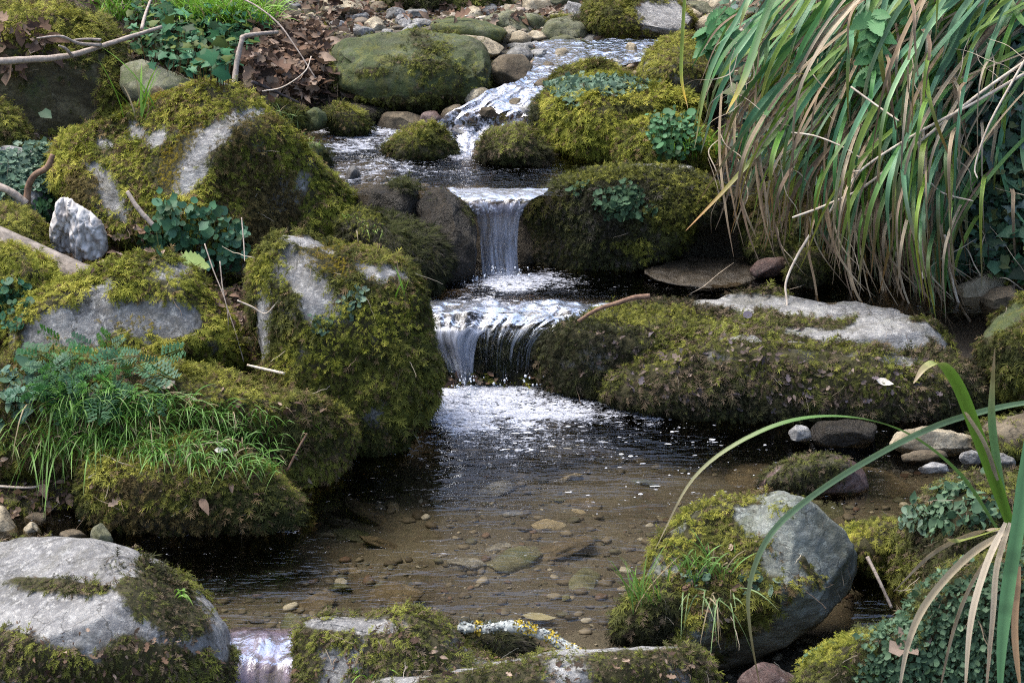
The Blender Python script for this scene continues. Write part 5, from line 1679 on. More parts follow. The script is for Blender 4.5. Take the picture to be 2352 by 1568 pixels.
for k in range(330):
    a = random.random() ** 0.8
    ue = 1640 + 540 * a ** 0.85 + random.gauss(0, 15)
    ve = lower_edge(ue) - abs(random.gauss(0, 130)) * (1.25 if random.random() < 0.4 else 0.6)
    isdry = random.random() < 0.40
    ln = random.uniform(420, 760)
    lean = np.interp(ue, [1600, 1800, 2000, 2200], [1.35, 0.95, 0.52, 0.20]) + random.gauss(0, 0.26)
    # from the tip upwards: near vertical at the bottom, then leaning right
    tipk = random.uniform(-10, 45) * (1 if ue > 1750 else 0.2)
    p3 = (ue + tipk, ve)
    p2 = (ue + 0.12 * ln * lean - 5, ve - ln * 0.33)
    p1 = (ue + 0.42 * ln * lean + 10, ve - ln * 0.66)
    p0 = (ue + 0.95 * ln * lean + 40, ve - ln * 0.98)
    if random.random() < 0.22:      # creased leaf: the outer part hangs straight down from the fold
        q = random.uniform(0.35, 0.6)
        p2 = (p1[0] - (1 - q) * 60 * random.uniform(0.5, 1.8), p1[1] + ln * 0.12)
        p3 = (p2[0] + random.gauss(5, 18), p2[1] + ln * random.uniform(0.25, 0.45))
    Y0 = 6.25 + random.gauss(0, 0.1)
    Yb = 5.85 + random.gauss(0, 0.10)
    if ue > 2000:
        Yb -= 0.12
    Ys = [Y0, Y0 - 0.22, Yb - 0.05, Yb]
    if isdry:
        c = random.choice(DR)
        dry.append(blade_from_px([p0, p1, p2, p3], Ys, random.uniform(0.005, 0.013), np.array(c), np.array(random.choice(DR)) * random.uniform(0.5, 1.1)))
    else:
        c = random.choice(GR)
        tip = random.choice([c, c, DR[0], (0.26, 0.26, 0.04), (0.30, 0.17, 0.07)])
        green.append(blade_from_px([p0, p1, p2, p3], Ys, random.uniform(0.009, 0.019), np.array(c) * random.uniform(0.75, 1.3), tip))
# long straw leaves reaching down to the water at the right end
for k in range(60):
    ue = random.choice([random.uniform(1880, 2180), random.uniform(2040, 2180), random.uniform(1880, 2100), random.uniform(1650, 1800)])
    ve = (random.uniform(640, 800) if ue > 1850 else random.uniform(520, 640))
    ln = random.uniform(260, 520)
    le = random.uniform(0.0, 0.35)
    tk = random.uniform(10, 90) if ue > 1850 else random.uniform(-5, 25)
    Yb = random.uniform(5.65, 5.85)
    dry.append(blade_from_px([(ue + ln * le - 20, ve - ln), (ue - 25, ve - ln * 0.6), (ue - 10, ve - ln * 0.25), (ue + tk, ve)], [Yb + 0.2, Yb + 0.08, Yb, Yb - 0.03], random.uniform(0.004, 0.009), np.array(random.choice(DR)), np.array(random.choice(DR)) * random.uniform(0.6, 1.0)))
# thin pale runners tangled through the clump
for k in range(50):
    a, b = random.uniform(1620, 2300), random.uniform(60, 620)
    pts = [(a, b)]
    an = random.uniform(0.3, 2.6)
    for q in range(4):
        an += random.gauss(0, 0.45)
        pts.append((pts[-1][0] + 45 * math.cos(an), pts[-1][1] + 45 * abs(math.sin(an))))
    Yb = random.uniform(5.66, 5.85)
    dry.append(blade_from_px(pts, [Yb + 0.1, Yb + 0.05, Yb, Yb, Yb], random.uniform(0.0015, 0.0035), (0.50, 0.42, 0.32), (0.42, 0.33, 0.24)))
# upper leaves crossing from upper right down to the left and arching the other way
for k in range(150):
    u0 = random.uniform(1780, 2420)
    v0 = random.uniform(-120, 40)
    L = random.uniform(200, 480)
    an = random.gauss(1.02, 0.22)      # angle below horizontal, towards the left
    du, dv = -math.cos(an) * L, math.sin(an) * L
    pts = [(u0, v0), (u0 + du * 0.33 , v0 + dv * 0.28), (u0 + du * 0.7, v0 + dv * 0.62), (u0 + du * 0.9, v0 + dv)]
    Y0 = random.uniform(5.95, 6.2)
    c = random.choice(GR)
    if random.random() < 0.25:
        dry.append(blade_from_px(pts, [Y0, Y0 - 0.05, Y0 - 0.12, Y0 - 0.15], random.uniform(0.004, 0.009), random.choice(DR), random.choice(DR)))
    else:
        green.append(blade_from_px(pts, [Y0, Y0 - 0.05, Y0 - 0.12, Y0 - 0.15], random.uniform(0.010, 0.019), c, random.choice([c, (0.26, 0.26, 0.04)])))
V, F, C = blade_mesh(green)
g_o = mesh_obj('green_leaves', V, F, BLADE, sedge, cols=C)
g_o['kind'] = 'stuff'
V, F, C = blade_mesh(dry)
g_o = mesh_obj('dead_leaves', V, F, DEAD, sedge, cols=C)
g_o['kind'] = 'stuff'
# single leaves of that clump one can follow with the eye
G1, G2, YG, TN, BRN = (0.10, 0.25, 0.12), (0.14, 0.30, 0.15), (0.30, 0.33, 0.04), (0.48, 0.38, 0.26), (0.28, 0.17, 0.08)
singles = [
    ([(1752, -60), (1700, 30), (1630, 170), (1595, 340), (1592, 250)][:4], 0.013, G1, (0.25, 0.28, 0.03)),
    ([(1575, -40), (1567, 80), (1565, 180), (1580, 250)], 0.011, (0.18, 0.25, 0.04), (0.55, 0.33, 0.03)),
    ([(1790, -40), (1750, 60), (1710, 180), (1668, 262)], 0.022, (0.08, 0.20, 0.06), (0.50, 0.36, 0.03)),
    ([(2060, -40), (1960, 80), (1820, 260), (1680, 420), (1575, 530)], 0.018, (0.13, 0.25, 0.06), (0.40, 0.20, 0.05)),
    ([(1950, -60), (1890, 60), (1790, 200), (1690, 330), (1600, 470)], 0.014, G1, BRN),
    ([(1995, -40), (1997, 70), (2040, 170), (2110, 300), (2150, 420), (2160, 520)], 0.014, (0.10, 0.22, 0.07), G1),
    ([(2020, 110), (1960, 150), (1880, 170), (1790, 168)], 0.015, (0.12, 0.20, 0.03), (0.30, 0.22, 0.06)),
    ([(1920, 230), (1950, 330), (2005, 430), (2050, 520)], 0.017, G2, G1),
    ([(2400, 20), (2300, 75), (2200, 160), (2080, 280), (2000, 330)], 0.020, (0.20, 0.33, 0.16), (0.12, 0.22, 0.07)),
    ([(2400, 60), (2330, 130), (2250, 230), (2180, 320), (2050, 470)], 0.018, (0.16, 0.30, 0.13), G1),
    ([(2210, 350), (2200, 450), (2170, 560), (2140, 640), (2150, 740)], 0.022, G2, (0.2, 0.3, 0.1)),
    ([(2190, 380), (2150, 470), (2110, 560), (2100, 660), (2150, 790)], 0.020, G1, TN),
    ([(2352, 150), (2320, 240), (2295, 350), (2330, 480), (2400, 560)], 0.016, G1, G2),
    ([(2360, 130), (2350, 300), (2352, 380), (2380, 470)], 0.022, (0.16, 0.30, 0.15), (0.45, 0.35, 0.22)),
    ([(2080, 250), (2140, 300), (2200, 330), (2235, 365)], 0.013, (0.2, 0.27, 0.08), BRN),
    ([(1860, -30), (1800, 90), (1760, 200), (1735, 330), (1720, 420)], 0.016, G2, (0.14, 0.24, 0.05)),
    ([(1850, -60), (1760, 20), (1700, 60), (1640, 110)], 0.014, G2, G1),
    ([(2150, -30), (2120, 60), (2090, 150), (2070, 210)], 0.018, (0.14, 0.26, 0.07), (0.2, 0.3, 0.08)),
    ([(2300, -40), (2330, 20), (2360, 60), (2420, 80)], 0.018, (0.10, 0.22, 0.05), G1),
]
for (pts, w, c0, c1) in singles:
    n = len(pts)
    Y0 = random.uniform(5.72, 5.9)
    pth = blade_from_px(pts, np.linspace(Y0 + 0.2, Y0 - 0.1, n), w, c0, c1, n=30)
    V, F, C = blade_mesh([pth])
    mesh_obj('leaf', V, F, BLADE, sedge, cols=C)


# ------------------------------------------------------------------ sticks and stalks
def tube(pts3, r0, r1, n=30, seg=9, bump=0.15, seed=0):
    P = smooth_path(pts3, n)
    T = unit(np.gradient(P, axis=0))
    V = []
    ref = np.array([0.1, 0.9, 0.3])
    for i in range(n + 1):
        s = unit(np.cross(T[i], ref))
        b = np.cross(T[i], s)
        r = r0 + (r1 - r0) * i / n
        for k in range(seg):
            a = 2 * math.pi * k / seg
            V.append(P[i] + (s * math.cos(a) + b * math.sin(a)) * r)
    V = np.array(V)
    cen = np.repeat(P, seg, axis=0)
    V = cen + (V - cen) * (1 + bump * fbm(V, 45, 3, seed))[:, None]
    F = []
    for i in range(n):
        for k in range(seg):
            a, b = i * seg + k, i * seg + (k + 1) % seg
            F.append((a, b, b + seg, a + seg))
    V = np.concatenate([V, P[:1], P[-1:]])
    a0, a1 = len(V) - 2, len(V) - 1
    for k in range(seg):
        F.append((a0, (k + 1) % seg, k, k))
        F.append((a1, n * seg + k, n * seg + (k + 1) % seg, n * seg + (k + 1) % seg))
    quads = [f for f in F if f[2] != f[3]]
    tris = [(f[0], f[1], f[2]) for f in F if f[2] == f[3]]
    Ft = []
    for q in quads:
        Ft += [(q[0], q[1], q[2]), (q[0], q[2], q[3])]
    return V, np.array(Ft + tris)


B_PALE = bark_mat('pale_bark', (0.20, 0.16, 0.13), (0.45, 0.38, 0.32))
B_BRN = bark_mat('brown_bark', (0.10, 0.055, 0.035), (0.26, 0.16, 0.10))
B_DRK = bark_mat('dark_bark', (0.03, 0.022, 0.02), (0.10, 0.08, 0.08))
B_LIC = bark_mat('lichened_bark', (0.12, 0.13, 0.13), (0.48, 0.52, 0.50), 90)
B_YEL = bark_mat('yellow_lichen', (0.45, 0.30, 0.02), (0.70, 0.55, 0.06), 120)
B_WOOD = bark_mat('weathered_wood', (0.09, 0.075, 0.06), (0.30, 0.26, 0.22), 30)
B_STR = bark_mat('straw', (0.40, 0.32, 0.24), (0.68, 0.60, 0.50), 40)


def stick(name, label, pts, Ys, r0, r1, mat, side=(), bump=0.15, cat='stick', group=None, n=30, seed=0):
    V, F = tube([at(p[0], p[1], y) for p, y in zip(pts, Ys)], r0, r1, n, bump=bump, seed=seed)
    o = mesh_obj(name, V, F, mat)
    tag(o, label, cat, group)
    for (sp, sY, a, b) in side:
        V, F = tube([at(p[0], p[1], y) for p, y in zip(sp, sY)], a, b, 16, bump=bump)
        mesh_obj('side_twig', V, F, mat, o)
    return o


stick('branch', 'long pale forked branch lying across the upper left corner', [(-30, 142), (60, 138), (150, 130), (215, 112), (290, 88), (372, 62)], [6.45, 6.5, 6.55, 6.6, 6.65, 6.7], 0.013, 0.006, B_PALE,
      [([(232, 104), (180, 100), (140, 84), (85, 88)], [6.6, 6.55, 6.5, 6.45], 0.007, 0.003), ([(232, 92), (200, 90), (170, 92)], [6.6, 6.58, 6.55], 0.005, 0.003), ([(325, 68), (335, 30), (352, -15)], [6.68, 6.8, 6.95], 0.006, 0.004), ([(165, 128), (150, 112), (135, 105)], [6.55, 6.52, 6.5], 0.006, 0.003)], seed=2)
stick('stick', 'bent brown stick standing over the stone at the leaf heap', [(538, 195), (545, 140), (556, 92), (562, 84), (600, 78), (636, 75)], [6.75, 6.78, 6.8, 6.82, 6.95, 7.05], 0.010, 0.007, B_PALE)
stick('twig', 'long thin twig arching down in front of the leaf heap', [(540, -10), (590, 15), (640, 55), (680, 110), (725, 180)], [7.1, 7.05, 7.0, 6.95, 6.9], 0.0035, 0.002, B_PALE, cat='twig')
stick('twig', 'dark twig lying at the foot of the leaf heap', [(578, 188), (620, 205), (685, 236)], [6.75, 6.8, 6.85], 0.006, 0.004, B_DRK, cat='twig')
stick('twig', 'pale curved stalk hooking over the dark twig', [(602, 210), (650, 200), (700, 165), (715, 130)], [6.75, 6.75, 6.75, 6.8], 0.0025, 0.0015, B_STR, cat='twig')
stick('twig', 'grey twig sticking out of the moss at the front of the peaked boulder', [(292, 440), (318, 480), (352, 518)], [5.68, 5.66, 5.65], 0.006, 0.007, B_PALE, cat='twig')
stick('stick', 'pale broken branch end at the left edge below the lichened rock', [(-15, 425), (20, 438), (60, 468)], [5.85, 5.84, 5.85], 0.011, 0.012, B_PALE)
stick('stick', 'crooked brown stick upright over the lichened rock at left', [(62, 475), (65, 430), (80, 402), (108, 385), (122, 355)], [5.86, 5.86, 5.85, 5.85, 5.86], 0.011, 0.008, B_BRN)
stick('stick', 'short broken stick with cut end resting on the long slab beside the lower fall', [(1328, 738), (1370, 712), (1420, 695), (1455, 684), (1492, 680)], [5.3, 5.3, 5.3, 5.31, 5.32], 0.005, 0.008, B_BRN, seed=4)
ls = stick('stick', 'stick crusted with white and yellow lichen in front of the pool', [(1052, 1440), (1110, 1444), (1160, 1438), (1210, 1444), (1265, 1464), (1300, 1488), (1350, 1510)], [3.74, 3.73, 3.71, 3.69, 3.67, 3.65, 3.62], 0.009, 0.011, B_LIC, bump=0.45, seed=7)
pp = smooth_path([at(p[0], p[1] - 2, y) for p, y in zip([(1052, 1440), (1110, 1444), (1160, 1438), (1210, 1444), (1265, 1464), (1300, 1488), (1350, 1510)], [3.74, 3.73, 3.71, 3.69, 3.67, 3.65, 3.62])], 60)
def crust(name, ranges, cols, n_each, size):
    P_, N_, C_ = [], [], []
    for (i0, i1) in ranges:
        for _ in range(n_each * (i1 - i0)):
            q = random.uniform(i0, i1)
            c = pp[int(q)] + (pp[min(int(q) + 1, 60)] - pp[int(q)]) * (q % 1)
            a = random.uniform(0, 2 * math.pi)
            nn = unit(np.array([0.2 * math.sin(a), -math.cos(a), math.sin(a)]))
            P_.append(c + nn * random.uniform(0.0085, 0.0115))
            N_.append(unit(nn + np.array([random.gauss(0, 0.5) for _ in range(3)])))
            C_.append(np.array(random.choice(cols)) * random.uniform(0.7, 1.2))
    return scatter(name, LICHEN, np.array(P_), np.array(N_), RNG.normal(0, 1, (len(P_), 3)), size * RNG.uniform(0.5, 1.4, len(P_)), np.array(C_), PEB, ls)
    # one crust of many lobes


crust('yellow_lichen', ((6, 9), (24, 28), (29, 34), (38, 41), (42, 45), (50, 53), (55, 57)), [(0.50, 0.36, 0.03), (0.62, 0.47, 0.06), (0.40, 0.30, 0.05)], 30, 0.005)
crust('grey_lichen', ((0, 60),), [(0.40, 0.45, 0.43), (0.24, 0.27, 0.26), (0.52, 0.55, 0.52), (0.08, 0.08, 0.08)], 10, 0.005)
stick('twig', 'slim twig dipping into the dark water behind the tilted boulder', [(1992, 1278), (2018, 1330), (2048, 1395)], [3.95, 3.92, 3.9], 0.004, 0.003, B_PALE, cat='twig')
stick('twig', 'thin pale root curling from the left edge under the ledge', [(-10, 1116), (80, 1118), (120, 1095), (160, 1062)], [4.55, 4.55, 4.6, 4.65], 0.003, 0.002, B_STR, cat='twig')
stick('twig', 'reddish stalk leaning on the overhanging rock by the pool', [(660, 1080), (685, 1030), (705, 995)], [4.6, 4.62, 4.65], 0.003, 0.0025, B_BRN, cat='twig')
stick('twig', 'pale twig bridging the gap left of the tall mossy boulder', [(568, 838), (610, 848), (655, 858)], [4.95, 4.93, 4.9], 0.003, 0.004, B_STR, cat='twig')
stick('twig', 'curled straw root in the gap beside the tall boulder top', [(545, 690), (580, 705), (610, 720), (640, 690)], [5.0, 5.0, 5.0, 5.0], 0.0025, 0.0015, B_STR, cat='twig')
for i, (pts, lab) in enumerate([([(505, 600), (515, 680), (540, 760), (560, 830)], 'hanging straw stalk left of the pair above the dark gap'), ([(470, 560), (490, 620), (520, 700), (525, 770)], 'hanging straw stalk starting under the round-leaved plant'),
                                ([(555, 500), (560, 560), (562, 600)], 'short vertical stalk in the dark gap under the peaked boulder')]):
    stick('stalk', lab, pts, [5.2, 5.15, 5.1, 5.08][:len(pts)], 0.0018, 0.0012, B_PALE, cat='stalk')
for (pts, lab, r) in [([(700, 0 + 0), (690, 10)], '', 0)][:0]:
    pass
stick('stick', 'grey-pink broken stick lying flat at the top edge, behind the far stones', [(1080, 25), (1130, 22), (1205, 24)], [8.75, 8.75, 8.7], 0.014, 0.012, B_PALE)
stick('stick', 'shorter stick crossing behind it at the top edge', [(1055, 18), (1075, 5), (1110, -5)], [8.9, 8.9, 8.9], 0.012, 0.01, B_BRN)
# straw stalks crossing the sedge
stalks = [
    ([(2400, 110), (2250, 215), (2120, 320), (1990, 425), (1900, 470), (1820, 500)], 0.0045, 0.003, 'longest straight straw stalk slanting across the sedge leaves'),
    ([(2352, 170), (2230, 240), (2100, 310), (1985, 385), (1940, 440)], 0.0045, 0.003, 'second straw stalk slanting just above the longest one'),
    ([(2400, 60), (2330, 180), (2270, 290), (2240, 380), (2245, 410)], 0.004, 0.002, 'curved straw stalk falling on the right side of the sedge'),
    ([(1812, 304), (1870, 312), (1930, 335), (1975, 362)], 0.0025, 0.002, 'thin whitish curl reaching left over the sedge leaves'),
    ([(1955, 200), (2010, 240), (2065, 278)], 0.003, 0.0025, 'short straight stalk in the middle of the sedge'),
    ([(2065, 338), (2110, 385), (2160, 440), (2235, 462)], 0.003, 0.002, 'thin stalk drooping right out of the sedge middle'),
    ([(1905, 490), (1935, 430), (1945, 400), (1975, 392)], 0.003, 0.002, 'hooked pale stalk low in the sedge'),
    ([(2120, 270), (2124, 400), (2118, 520), (2120, 640)], 0.004, 0.003, 'vertical straw stem at the right of the hanging leaves'),
    ([(1860, 540), (1830, 590), (1805, 650), (1808, 700), (1800, 755)], 0.004, 0.003, 'kinked straw leaf touching down on the long slab'),
    ([(2230, 740), (2200, 690), (2180, 600), (2170, 540)], 0.004, 0.003, 'dry stem touching the shore at the right end of the long slab'),
]
for (pts, a, b, lab) in stalks:
    stick('stalk', lab, pts, np.linspace(5.72, 5.6, len(pts)), a, b, B_STR, cat='stalk', bump=0.05)

# --- foreground sedge at right
fs = empty('sedge_plant')
tag(fs, 'foreground sedge plant with arching green blades and drooping straw leaves at right', 'sedge')
FG = [
    ([(2300, 1230), (2200, 1085), (2060, 985), (1900, 957), (1750, 990), (1600, 1090), (1505, 1260)], 0.011, (0.13, 0.26, 0.07), (0.42, 0.36, 0.22), 3.45),
    ([(2420, 915), (2280, 938), (2130, 985), (1960, 1075), (1830, 1165), (1760, 1240), (1722, 1340), (1722, 1440), (1750, 1600)], 0.011, (0.24, 0.37, 0.19), (0.28, 0.22, 0.10), 3.4),
    ([(2335, 1250), (2285, 1110), (2240, 990), (2200, 890), (2160, 838), (2125, 845), (2098, 880)], 0.024, (0.12, 0.25, 0.03), (0.50, 0.40, 0.22), 3.35),
    ([(2310, 1180), (2290, 1060), (2278, 950), (2285, 800)], 0.014, (0.14, 0.28, 0.12), (0.4, 0.33, 0.15), 3.4),
    ([(2360, 1010), (2340, 1180), (2315, 1340), (2300, 1480), (2295, 1640)], 0.024, (0.14, 0.31, 0.13), (0.13, 0.28, 0.12), 3.2),
    ([(2370, 1000), (2345, 1090), (2330, 1200)], 0.014, (0.20, 0.33, 0.05), (0.12, 0.24, 0.05), 3.3),
    ([(2310, 1185), (2270, 1040), (2225, 960), (2215, 945)], 0.008, (0.5, 0.42, 0.3), (0.5, 0.42, 0.3), 3.35),
    ([(2310, 1210), (2230, 1225), (2140, 1270), (2052, 1358)], 0.012, (0.42, 0.34, 0.22), (0.5, 0.4, 0.28), 3.4),
    ([(2310, 1220), (2220, 1280), (2130, 1380), (2085, 1480), (2060, 1620)], 0.013, (0.46, 0.38, 0.25), (0.5, 0.42, 0.3), 3.35),
    ([(2315, 1220), (2240, 1320), (2190, 1440), (2150, 1620)], 0.012, (0.45, 0.36, 0.24), (0.36, 0.27, 0.18), 3.32),
    ([(2310, 1200), (2265, 1300), (2230, 1430), (2215, 1620)], 0.012, (0.55, 0.47, 0.35), (0.5, 0.42, 0.3), 3.3),
    ([(2320, 1200), (2290, 1300), (2280, 1420), (2260, 1640)], 0.010, (0.5, 0.42, 0.3), (0.4, 0.3, 0.2), 3.32),
    ([(2300, 1290), (2220, 1360), (2170, 1450), (2160, 1560)], 0.009, (0.16, 0.24, 0.04), (0.3, 0.28, 0.08), 3.4),
    ([(2330, 1180), (2300, 1210), (2200, 1240), (2170, 1235)], 0.009, (0.28, 0.33, 0.08), (0.42, 0.36, 0.2), 3.4),
    ([(2340, 1300), (2330, 1450), (2345, 1600)], 0.012, (0.34, 0.22, 0.12), (0.3, 0.2, 0.1), 3.28),
]
random.seed(4)
for (pts, w, c0, c1, Y0) in FG:
    n = len(pts)
    pth = blade_from_px(pts, np.linspace(Y0, Y0 - 0.12, n), w * 1.0, c0, c1, n=44, tw=0.1)
    V, F, C = blade_mesh([pth], 0.35)
    mesh_obj('leaf', V, F, BLADE, fs, cols=C)

# --- nettles
random.seed(9)


def nettle(label, cx, cy, Y, offs, s):
    root = empty('nettle')
    tag(root, label, 'nettle')
    base = at(cx, cy + 190, Y + 0.05)
    V, F = tube([base, at(cx + 4, cy + 90, Y), at(cx, cy, Y)], 0.0035, 0.0025, 14)
    m = mesh_obj('stem', V, F, B_STEM, root)
    P, U_, Fw, C = [], [], [], []
    for (dx, dy, ang) in offs:
        P.append(at(cx + dx * 0.25, cy + dy * 0.8, Y - 0.01))
        Fw.append(np.array([math.cos(ang), -0.35, -math.sin(ang)]))
        U_.append(np.array([random.uniform(-0.6, 0.6), random.uniform(-1.0, -0.3), random.uniform(0.3, 0.9)]))
        C.append(np.array((0.085, 0.22, 0.085)) * random.uniform(0.75, 1.25))
    scatter('leaves', NETTLE, np.array(P), np.array(U_), np.array(Fw), s * np.array([random.uniform(0.8, 1.2) for _ in P]), np.array(C), LEAF, root)


B_STEM = bark_mat('green_stem', (0.06, 0.10, 0.03), (0.12, 0.18, 0.06))
offs = []
for k, dy in enumerate((0, 10, 30, 50, 85, 110, 150, 180)):
    offs += [(0, dy, 0.35 + random.uniform(-0.2, 0.3)), (0, dy + 6, math.pi - 0.35 + random.uniform(-0.3, 0.2)), (0, dy + 10, 1.5 + random.uniform(-0.5, 0.5))]
nettle('tall nettle with toothed leaves in front of the sedge middle', 2005, 30, 5.8, offs, 0.062)
nettle('nettle at the left edge of the sedge by the far stones', 1660, 20, 6.3, offs[:15], 0.065)
nettle('second nettle leaning left of the sedge, lower leaves', 1625, 60, 6.45, offs[:12], 0.055)
nettle('small nettle top between sedge leaves at right', 2105, 40, 5.95, offs[:15], 0.06)
nettle('nettle shoot at the top edge beside the tall nettle', 2060, -60, 6.0, offs[:15], 0.07)


# ------------------------------------------------------------------ plank, crumpled white sheet, single leaves
def bar(name, label, pts, Ys, prof, mat, cat):
    """extruded weathered timber with its own cross-section (side, up)"""
    P = smooth_path([at(p[0], p[1], y) for p, y in zip(pts, Ys)], 60)
    T = unit(np.gradient(P, axis=0))
    V, F = [], []
    m = len(prof)
    for i in range(len(P)):
        up = np.array([0, 0, 1.0])
        s = unit(np.cross(T[i], up))
        u = np.cross(s, T[i])
        for (a, b) in prof:
            V.append(P[i] + s * a + u * b)
    V = np.array(V)
    st = np.stack([V[:, 0] * 2, V[:, 1] * 2, V[:, 2] * 30], 1)
    V = V + 0.0025 * np.stack([vnoise(st * 6, 1), vnoise(st * 6, 2), vnoise(st * 6, 3)], 1)
    for i in range(len(P) - 1):
        for k in range(m):
            a, b = i * m + k, i * m + (k + 1) % m
            F += [(a, b, b + m), (a, b + m, a + m)]
    for base in (0, (len(P) - 1) * m):
        for k in range(1, m - 1):
            F.append((base, base + k, base + k + 1))
    o = mesh_obj(name, V, np.array(F), mat, smooth=False)
    return tag(o, label, cat)


bar('plank', 'weathered grey-brown wooden plank slanting in from the left edge', [(-60, 510), (60, 565), (150, 605), (232, 640)], [5.55, 5.5, 5.45, 5.42],
    [(-0.045, -0.03), (0.035, -0.03), (0.038, -0.006), (0.014, -0.002), (0.010, 0.014), (-0.014, 0.016), (-0.044, 0.002)], B_WOOD, 'plank')

mc, nn_, ll_ = newmat('white_plastic')
g_ = nn_.new('ShaderNodeNewGeometry')
tn_ = noise_n(nn_, ll_, g_.outputs['Position'], 22, 5, 0.6, 0.5)
cw = ramp(nn_, ll_, tn_, [(0.35, (0.22, 0.19, 0.17)), (0.5, (0.48, 0.46, 0.44)), (0.66, (0.62, 0.60, 0.58))])
b_ = nn_.new('ShaderNodeBsdfPrincipled')
ll_.new(cw, b_.inputs['Base Color'])
b_.inputs['Roughness'].default_value = 0.5
o_ = nn_.new('ShaderNodeOutputMaterial')
ll_.new(b_.outputs[0], o_.inputs[0])


def crumple(label, outline, Y, depth, seed):
    q = np.array(outline, float)
    uc, vc = q.mean(0)
    n = 70
    V = []
    for j in range(n):
        for i in range(n):
            a, b = i / (n - 1) * 2 - 1, j / (n - 1) * 2 - 1
            # square to disc
            x, y = a * math.sqrt(1 - b * b / 2), b * math.sqrt(1 - a * a / 2)
            V.append((x, y))
    V = np.array(V)
    th = np.arctan2(V[:, 1], V[:, 0])
    r = np.hypot(V[:, 0], V[:, 1])
    pa = np.arctan2(q[:, 1] - vc, q[:, 0] - uc)
    o = np.argsort(pa)
    pr = np.hypot(q[:, 0] - uc, q[:, 1] - vc)
    R = np.interp(th, np.concatenate([pa[o] - 2 * math.pi, pa[o], pa[o] + 2 * math.pi]), np.tile(pr[o], 3))
    U = uc + r * R * np.cos(th)
    VV = vc + r * R * np.sin(th)
    P = np.array([at(u, v, Y) for u, v in zip(U, VV)])
    st = np.stack([P[:, 0] * 1.3, P[:, 2] * 0.6, np.zeros(len(P))], 1)
    rid = 1 - 1.6 * np.abs(fbm(st, 9, 5, seed, 0.62))
    P[:, 1] += -depth * 0.6 * np.sqrt(np.clip(1 - r * r, 0, 1)) - 0.03 * rid + 0.02
    P[:, 2] += 0.012 * fbm(P, 18, 3, seed + 1)
    i = np.arange(n * n).reshape(n, n)
    F = np.stack([i[:-1, :-1].ravel(), i[:-1, 1:].ravel(), i[1:, 1:].ravel(), i[1:, :-1].ravel()], 1)
    ob = mesh_obj('plastic_sheet', P, F, mc)
    md = ob.modifiers.new('thickness', 'SOLIDIFY')
    md.thickness = 0.002
    return tag(ob, label, 'plastic sheet')


crumple('crumpled dirty white plastic sheet stuck between boulder and plank at left', [(140, 455), (175, 465), (215, 490), (240, 530), (245, 570), (225, 590), (195, 600), (160, 590), (120, 570), (118, 520), (125, 480)], 5.72, 0.08, 3)
crumple('tiny white plastic scrap hanging in the ivy near the right edge', [(2288, 415), (2305, 412), (2312, 430), (2305, 450), (2296, 468), (2285, 455), (2290, 435)], 5.98, 0.01, 5)


def single_leaf(name, label, U, V_, size, T, col, mat, ang=0.0, up=(0, -0.6, 0.8), lift=0.012, cat='leaf', yy=None):
    p, n = hit(U, V_)
    if yy is not None:
        p = at(U, V_, yy)
        n = np.array([0, -1, 0])
    if p is None:
        return
    d = np.array([[math.cos(ang), -0.2, -math.sin(ang)]])
    o = scatter(name, [T], np.array([p + n * lift]), np.array([up]), d, size, np.array([col]), mat)
    return tag(o, label, cat)


single_leaf('leaf', 'large yellow-green toothed leaf below the round-leaved plant', 412, 590, 0.085, NETTLE[0], (0.34, 0.46, 0.15), LEAF, 0.25, yy=5.42, up=(0, -0.8, 0.6))
single_leaf('leaf', 'heart-shaped light green leaf over the round-leaved plant', 395, 560, 0.035, ROUND[0], (0.22, 0.36, 0.10), LEAF, -0.8, lift=0.06)
single_leaf('dead_leaf', 'white curled dead leaf on the front of the long slab', 2010, 872, 0.045, OVATE[0], (0.62, 0.58, 0.52), DEAD, 0.25)
single_leaf('dead_leaf', 'dark purple-grey leaf lying on the moss of the long slab', 1705, 738, 0.028, ROUND[1], (0.10, 0.09, 0.12), DEAD, 0.1, lift=0.02)
single_leaf('cigarette_butt', 'tiny white tube stub on the moss left of the slab', 1503, 783, 0.01, TWIG[1], (0.75, 0.73, 0.68), DEAD, 1.4)
single_leaf('dead_leaf', 'white petal-like leaf on the moss above the pool edge', 490, 1042, 0.03, OVATE[0], (0.62, 0.60, 0.52), DEAD, -0.3)
single_leaf('dead_leaf', 'cream dead leaf among the grass of the left ledge', 372, 900, 0.035, OAKISH[0], (0.50, 0.44, 0.34), DEAD, -1.0)
single_leaf('dead_leaf', 'ragged brown leaf hanging over the pool edge at the overhanging rock', 462, 1140, 0.05, OAKISH[1], (0.17, 0.12, 0.09), DEAD, 1.2, lift=0.02)
single_leaf('dead_leaf', 'brown papery leaf hanging at the left under the ledge', 100, 1125, 0.05, OAKISH[1], (0.16, 0.12, 0.09), DEAD, 1.3, lift=0.04)
single_leaf('dead_leaf', 'crumpled brown leaf snagged on the corner boulder at bottom right', 2050, 1500, 0.09, OAKISH[0], (0.26, 0.20, 0.16), DEAD, -0.9, lift=0.03)
single_leaf('dead_leaf', 'grey curled leaf on the grass in the middle of the left ledge', 420, 920, 0.035, OAKISH[1], (0.30, 0.25, 0.2), DEAD, 0.1)
single_leaf('ivy_leaf', 'single dark ivy leaf hanging before the hollow boulder', 98, 255, 0.05, IVY[1], (0.03, 0.08, 0.04), LEAF, 0.9, yy=6.45, lift=0)
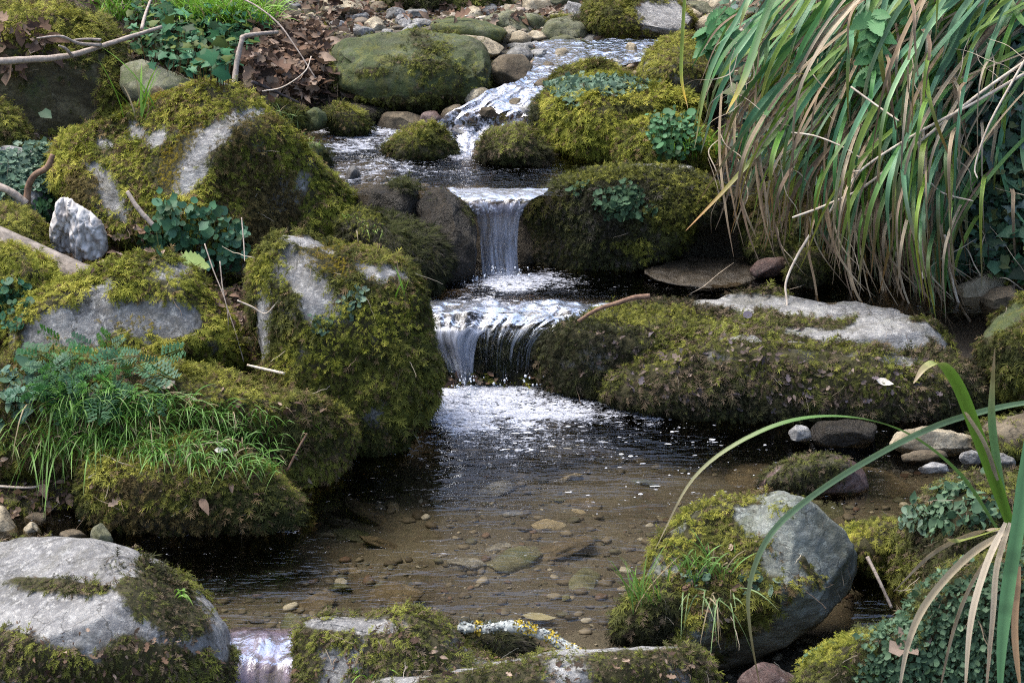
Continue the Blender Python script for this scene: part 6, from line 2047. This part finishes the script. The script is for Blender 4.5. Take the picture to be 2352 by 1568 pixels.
single_leaf('dead_leaf', 'pale drowned leaf lying in the pool behind the lichened stick', 1200, 1430, 0.075, OVATE[0], (0.40, 0.38, 0.26), DEAD, 0.02, up=(0, 0, 1.0))

# foam flecks drifting on the lower pool, and bubbles at the foot of the falls
n = 420
cu, cv = RNG.normal(1250, 230, 40), RNG.normal(975, 45, 40)
ci = RNG.integers(0, 40, 330)
u = np.concatenate([cu[ci] + RNG.normal(0, 26, 330), RNG.uniform(1300, 1950, 90)])
v = np.concatenate([cv[ci] + RNG.normal(0, 6, 330), RNG.uniform(960, 1180, 90)])
pts = np.array([atz(a, b, ZL + 0.002) for a, b in zip(u, v)])
bx, bf = ico(2)
tp = [(bx * np.array([0.5, 0.4, 0.12]), bf, np.ones(len(bx))), (bx * np.array([1.1, 0.25, 0.08]), bf, np.ones(len(bx))), (bx * np.array([0.8, 0.2, 0.08]), bf, np.ones(len(bx)))]
o = scatter('foam', tp, pts, np.tile([0, 0, 1.0], (n, 1)), np.stack([np.ones(n), RNG.normal(0, 0.15, n), np.zeros(n)], 1), 0.0025 + 0.012 * RNG.random(n) ** 4, np.tile([0.75, 0.77, 0.8], (n, 1)), PEB)
tag(o, 'white foam flecks drifting over the dark lower pool', 'foam', kind='stuff')
n = 260
u = np.concatenate([RNG.normal(1065, 22, 90), RNG.normal(1180, 50, 60), RNG.normal(1150, 35, 110)])
zz_ = np.concatenate([0.002 + 0.05 * RNG.random(150) ** 2, ZM + 0.04 * RNG.random(110) ** 2])
yy_ = np.concatenate([5.42 + RNG.normal(0, 0.03, 150), 5.93 + RNG.normal(0, 0.03, 110)])
pts = np.stack([(u - 1176) * KPX * np.hypot(yy_, 1.7) * 0.995, yy_, zz_], 1)
o = scatter('spray', [(bx * np.array([0.5, 0.5, 0.6]), bf, np.ones(len(bx)))], pts, np.tile([0, 0, 1.0], (n, 1)), np.tile([1.0, 0, 0], (n, 1)), 0.0015 + 0.006 * RNG.random(n) ** 3, np.tile([0.7, 0.75, 0.82], (n, 1)), PEB)
tag(o, 'white droplets splashing at the foot of the two falls', 'spray', kind='stuff')
print('verts total', sum(len(m.vertices) for m in bpy.data.meshes))
